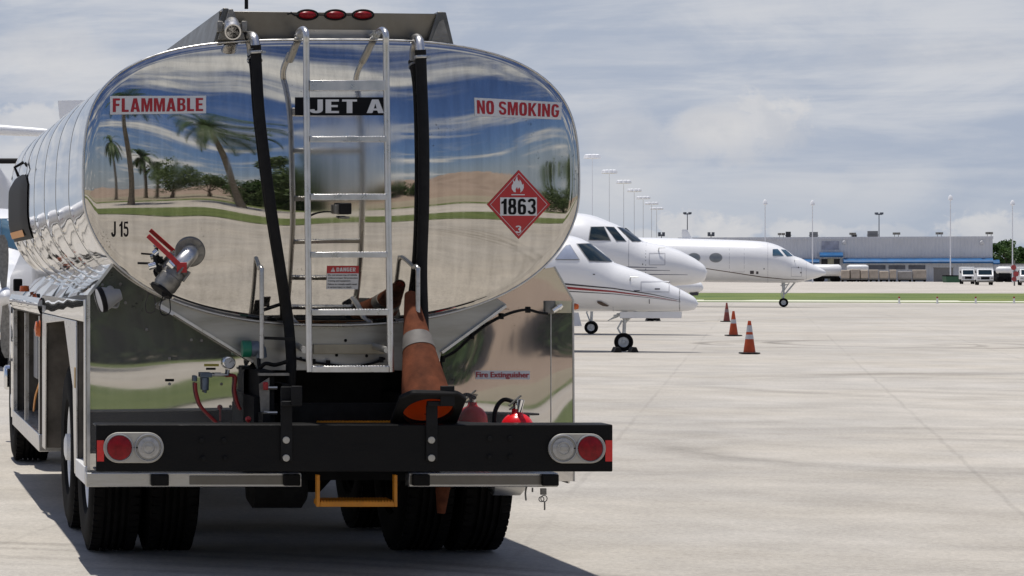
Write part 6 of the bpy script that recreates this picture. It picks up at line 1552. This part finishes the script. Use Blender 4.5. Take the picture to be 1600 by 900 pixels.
# ------------------------------------------------------------------ trees
def leaves(mb, centres, n, size, rnd, flat=.0):
    for _ in range(n):
        c, r_ = centres[rnd.randrange(len(centres))]
        d = Vector((rnd.gauss(0,1), rnd.gauss(0,1), rnd.gauss(0,1))).normalized(); q = rnd.random()**.42
        p = Vector(c) + Vector((d.x*r_, d.y*r_, d.z*r_*.8))*q
        a = Vector((rnd.gauss(0,1), rnd.gauss(0,1), rnd.gauss(0,.6))).normalized(); b = a.cross(Vector((rnd.gauss(0,1), rnd.gauss(0,1), rnd.gauss(0,1)))).normalized(); s = size*rnd.uniform(.6, 1.4)
        mb.add([p-a*s-b*s*.35, p+a*s*.2-b*s*.5, p+a*s, p+a*s*.1+b*s*.5], [(0,1,2,3)])
def tree(x, y, h, w, label, seed, m=None, group=None, trunk_h=.35, n=2600, size=.16):
    rnd = random.Random(seed); t = thing('broadleaf_tree', label, 'tree', (x, y, 0), group)
    mb = MB(); th = h*trunk_h; mb.tube([(x,y,-.2),(x+.1,y,th*.6),(x,y,th*1.2)], [.05*w*.5+.1,.04*w*.5+.08,.07], 10)
    cs = []
    for i in range(13):
        a = rnd.uniform(0, 6.28); rr = rnd.random()**.6*w*.36; z = th + (h-th)*rnd.uniform(.18, .86); cs.append(((x+rr*math.cos(a), y+rr*math.sin(a), z), w*rnd.uniform(.13, .24)))
    for c, _ in cs[:7]: mb.tube([(x,y,th*.9), ((x+c[0])/2, (y+c[1])/2, (th+c[2])/2+.2), c], [.07,.05,.02], 6)
    mb.build('trunk', M['bark'], t)
    mb = MB(); leaves(mb, cs, n, size, rnd); mb.build('crown', m or M['leaf'], t, fix=False, sharp=180)
def palm(x, y, h, label, seed, fl=2.6, nf=22):
    rnd = random.Random(seed); t = thing('palm_tree', label, 'palm tree', (x, y, 0), 'palm trees behind the camera')
    lx, ly = rnd.uniform(-.5,.5), rnd.uniform(-.3,.3)
    pts = [(x+lx*(q/8)**2, y+ly*(q/8)**2, -.1+h*q/8) for q in range(9)]
    mb = MB(); mb.tube(pts, [.34,.25,.22,.21,.20,.19,.185,.18,.15], 14); mb.build('trunk', M['trunk'], t)
    top = Vector(pts[-1]); mb = MB()
    for i in range(nf):
        a = 6.283*i/nf*1.618*3 + rnd.uniform(-.2,.2); el = R(rnd.uniform(-25, 62)); L_ = fl*rnd.uniform(.8, 1.1)
        d = Vector((math.cos(a)*math.cos(el), math.sin(a)*math.cos(el), math.sin(el))); p = top.copy(); side_ = Vector((-math.sin(a), math.cos(a), 0)); prev = p.copy(); ns = 16
        for k in range(ns):
            q = (k+1)/ns; d = (d + Vector((0,0,-.085 - .05*q))).normalized(); p = p + d*L_/ns
            up = side_.cross(d).normalized(); ll = L_*.23*math.sin(math.pi*min(1, .12+q*.85))**.7
            mb.add([prev-side_*.02, prev+side_*.02, p+side_*.016, p-side_*.016], [(0,1,2,3)])
            for s_ in (-1, 1):
                for j in (0, .5):
                    b_ = prev.lerp(p, j); e = (side_*s_*.86 + d*.45 - up*.30 + Vector((0,0,-.28))).normalized()*ll*rnd.uniform(.85,1.1)
                    mb.add([b_-d*.045, b_+d*.045, b_+e+d*.02, b_+e*1.02-d*.005], [(0,1,2,3)])
            prev = p.copy()
    mb.build('crown', M['frond'], t, fix=False, sharp=180)
for i, (px, w, h_, y0) in enumerate(((1556,7,9.5,0),(1572,7.5,10,0),(1592,7,8.6,0),(1612,8,9.4,0))):
    Y = 545 + 6*i; x = (px-VX)*Y/F
    tree(x, Y, h_*.83, w, ('dark green tree at the end of the grey building', 'dark green tree, tallest behind the low side building', 'dark green tree left of the right photo edge', 'dark green tree cut by the right edge of the photo')[i], 20+i, None, 'trees beyond the airfield', .25, 1500, .42)
# seen only as reflections in the tank
palm(2.3, -15.5, 9.2, 'single tall palm mirrored in the middle of the tank left of the ladder', 1, 3.9, 26)
palm(-4.4, -12.5, 10.6, 'tall palm mirrored near the left edge of the tank', 2, 3.6, 26)
palm(-10.7, -31, 6.8, 'slender palm mirrored at the far left of the tank', 3, 2.3)
palm(-7.5, -36, 6.6, 'palm mirrored beside the broadleaf trees in the tank', 4, 2.3)
palm(-6.3, -37, 5.6, 'low palm mirrored against the broadleaf trees in the tank', 12, 2.2)
tree(-3.9, -32, 6.0, 7.5, 'spreading tree mirrored in the tank between two palms', 5, M['leaf2'], 'trees behind the camera', .25, 3200)
tree(-0.2, -34, 5.0, 7.5, 'low tree mirrored in the tank right of the spreading tree', 6, M['leaf2'], 'trees behind the camera', .25, 3200)
tree(7.0, -26.5, 8.4, 7.6, 'dense bushy tree mirrored behind the ladder and in the left panel', 8, M['leaf2'], 'trees behind the camera', .03, 9000, .18)
tree(4.2, -27.5, 4.4, 6.0, 'low dense bush mirrored in the left rear panel', 13, None, 'trees behind the camera', .03, 4500, .16)
hd = thing('hedge', 'long dense dark green hedge mirrored in the rear panels of the tanker', 'hedge', (5.8, -24.5, 0))
mb = MB(); rnd = random.Random(5)
for _ in range(17000):
    x = 2.0 + 7.6*rnd.random(); h_ = 2.7 + .5*math.sin(x*1.3) + .35*math.sin(x*3.1+1); p = Vector((x, -24.5 + .8*(rnd.random()-.5)*2, h_*rnd.random()**.8))
    a = Vector((rnd.gauss(0,1), rnd.gauss(0,1), rnd.gauss(0,1))).normalized(); b = a.cross(Vector((rnd.gauss(0,1), rnd.gauss(0,1), rnd.gauss(0,1)))).normalized(); s_ = .12*rnd.uniform(.6,1.5)
    mb.add([p-a*s_, p-b*s_*.5, p+a*s_, p+b*s_*.5], [(0,1,2,3)])
mb.build('foliage', M['leaf2'], hd, fix=False, sharp=180)
mb = MB()
for k in range(7): mb.tube([(2.5+k, -24.5, -.1), (2.6+k, -24.4, 1.2), (2.4+k, -24.6, 2.2)], [.06,.04,.02], 6)
mb.build_each('stem', M['bark'], hd)
tree(6.4, -28.5, 5.0, 6.5, 'thick shrub mirrored in the left rear panel, beside the big tree', 15, M['leaf2'], 'trees behind the camera', .02, 8000, .17)
tree(34, -24, 4.7, 9.0, 'bushy tree mirrored at the right edge of the tank', 9, M['leaf2'], 'trees behind the camera', .08, 5200, .18)
tree(42, -19, 4.6, 8.0, 'smaller bushy tree mirrored at the right edge of the tank', 10, None, 'trees behind the camera', .08, 4200, .18)
tree(20, -56, 4.2, 7.0, 'round tree mirrored on the sand hill left of the placard', 11, None, 'trees behind the camera', .12, 2200, .24)
tree(25, -57, 3.8, 6.0, 'smaller round tree mirrored on the sand hill left of the placard', 14, None, 'trees behind the camera', .12, 2000, .24)
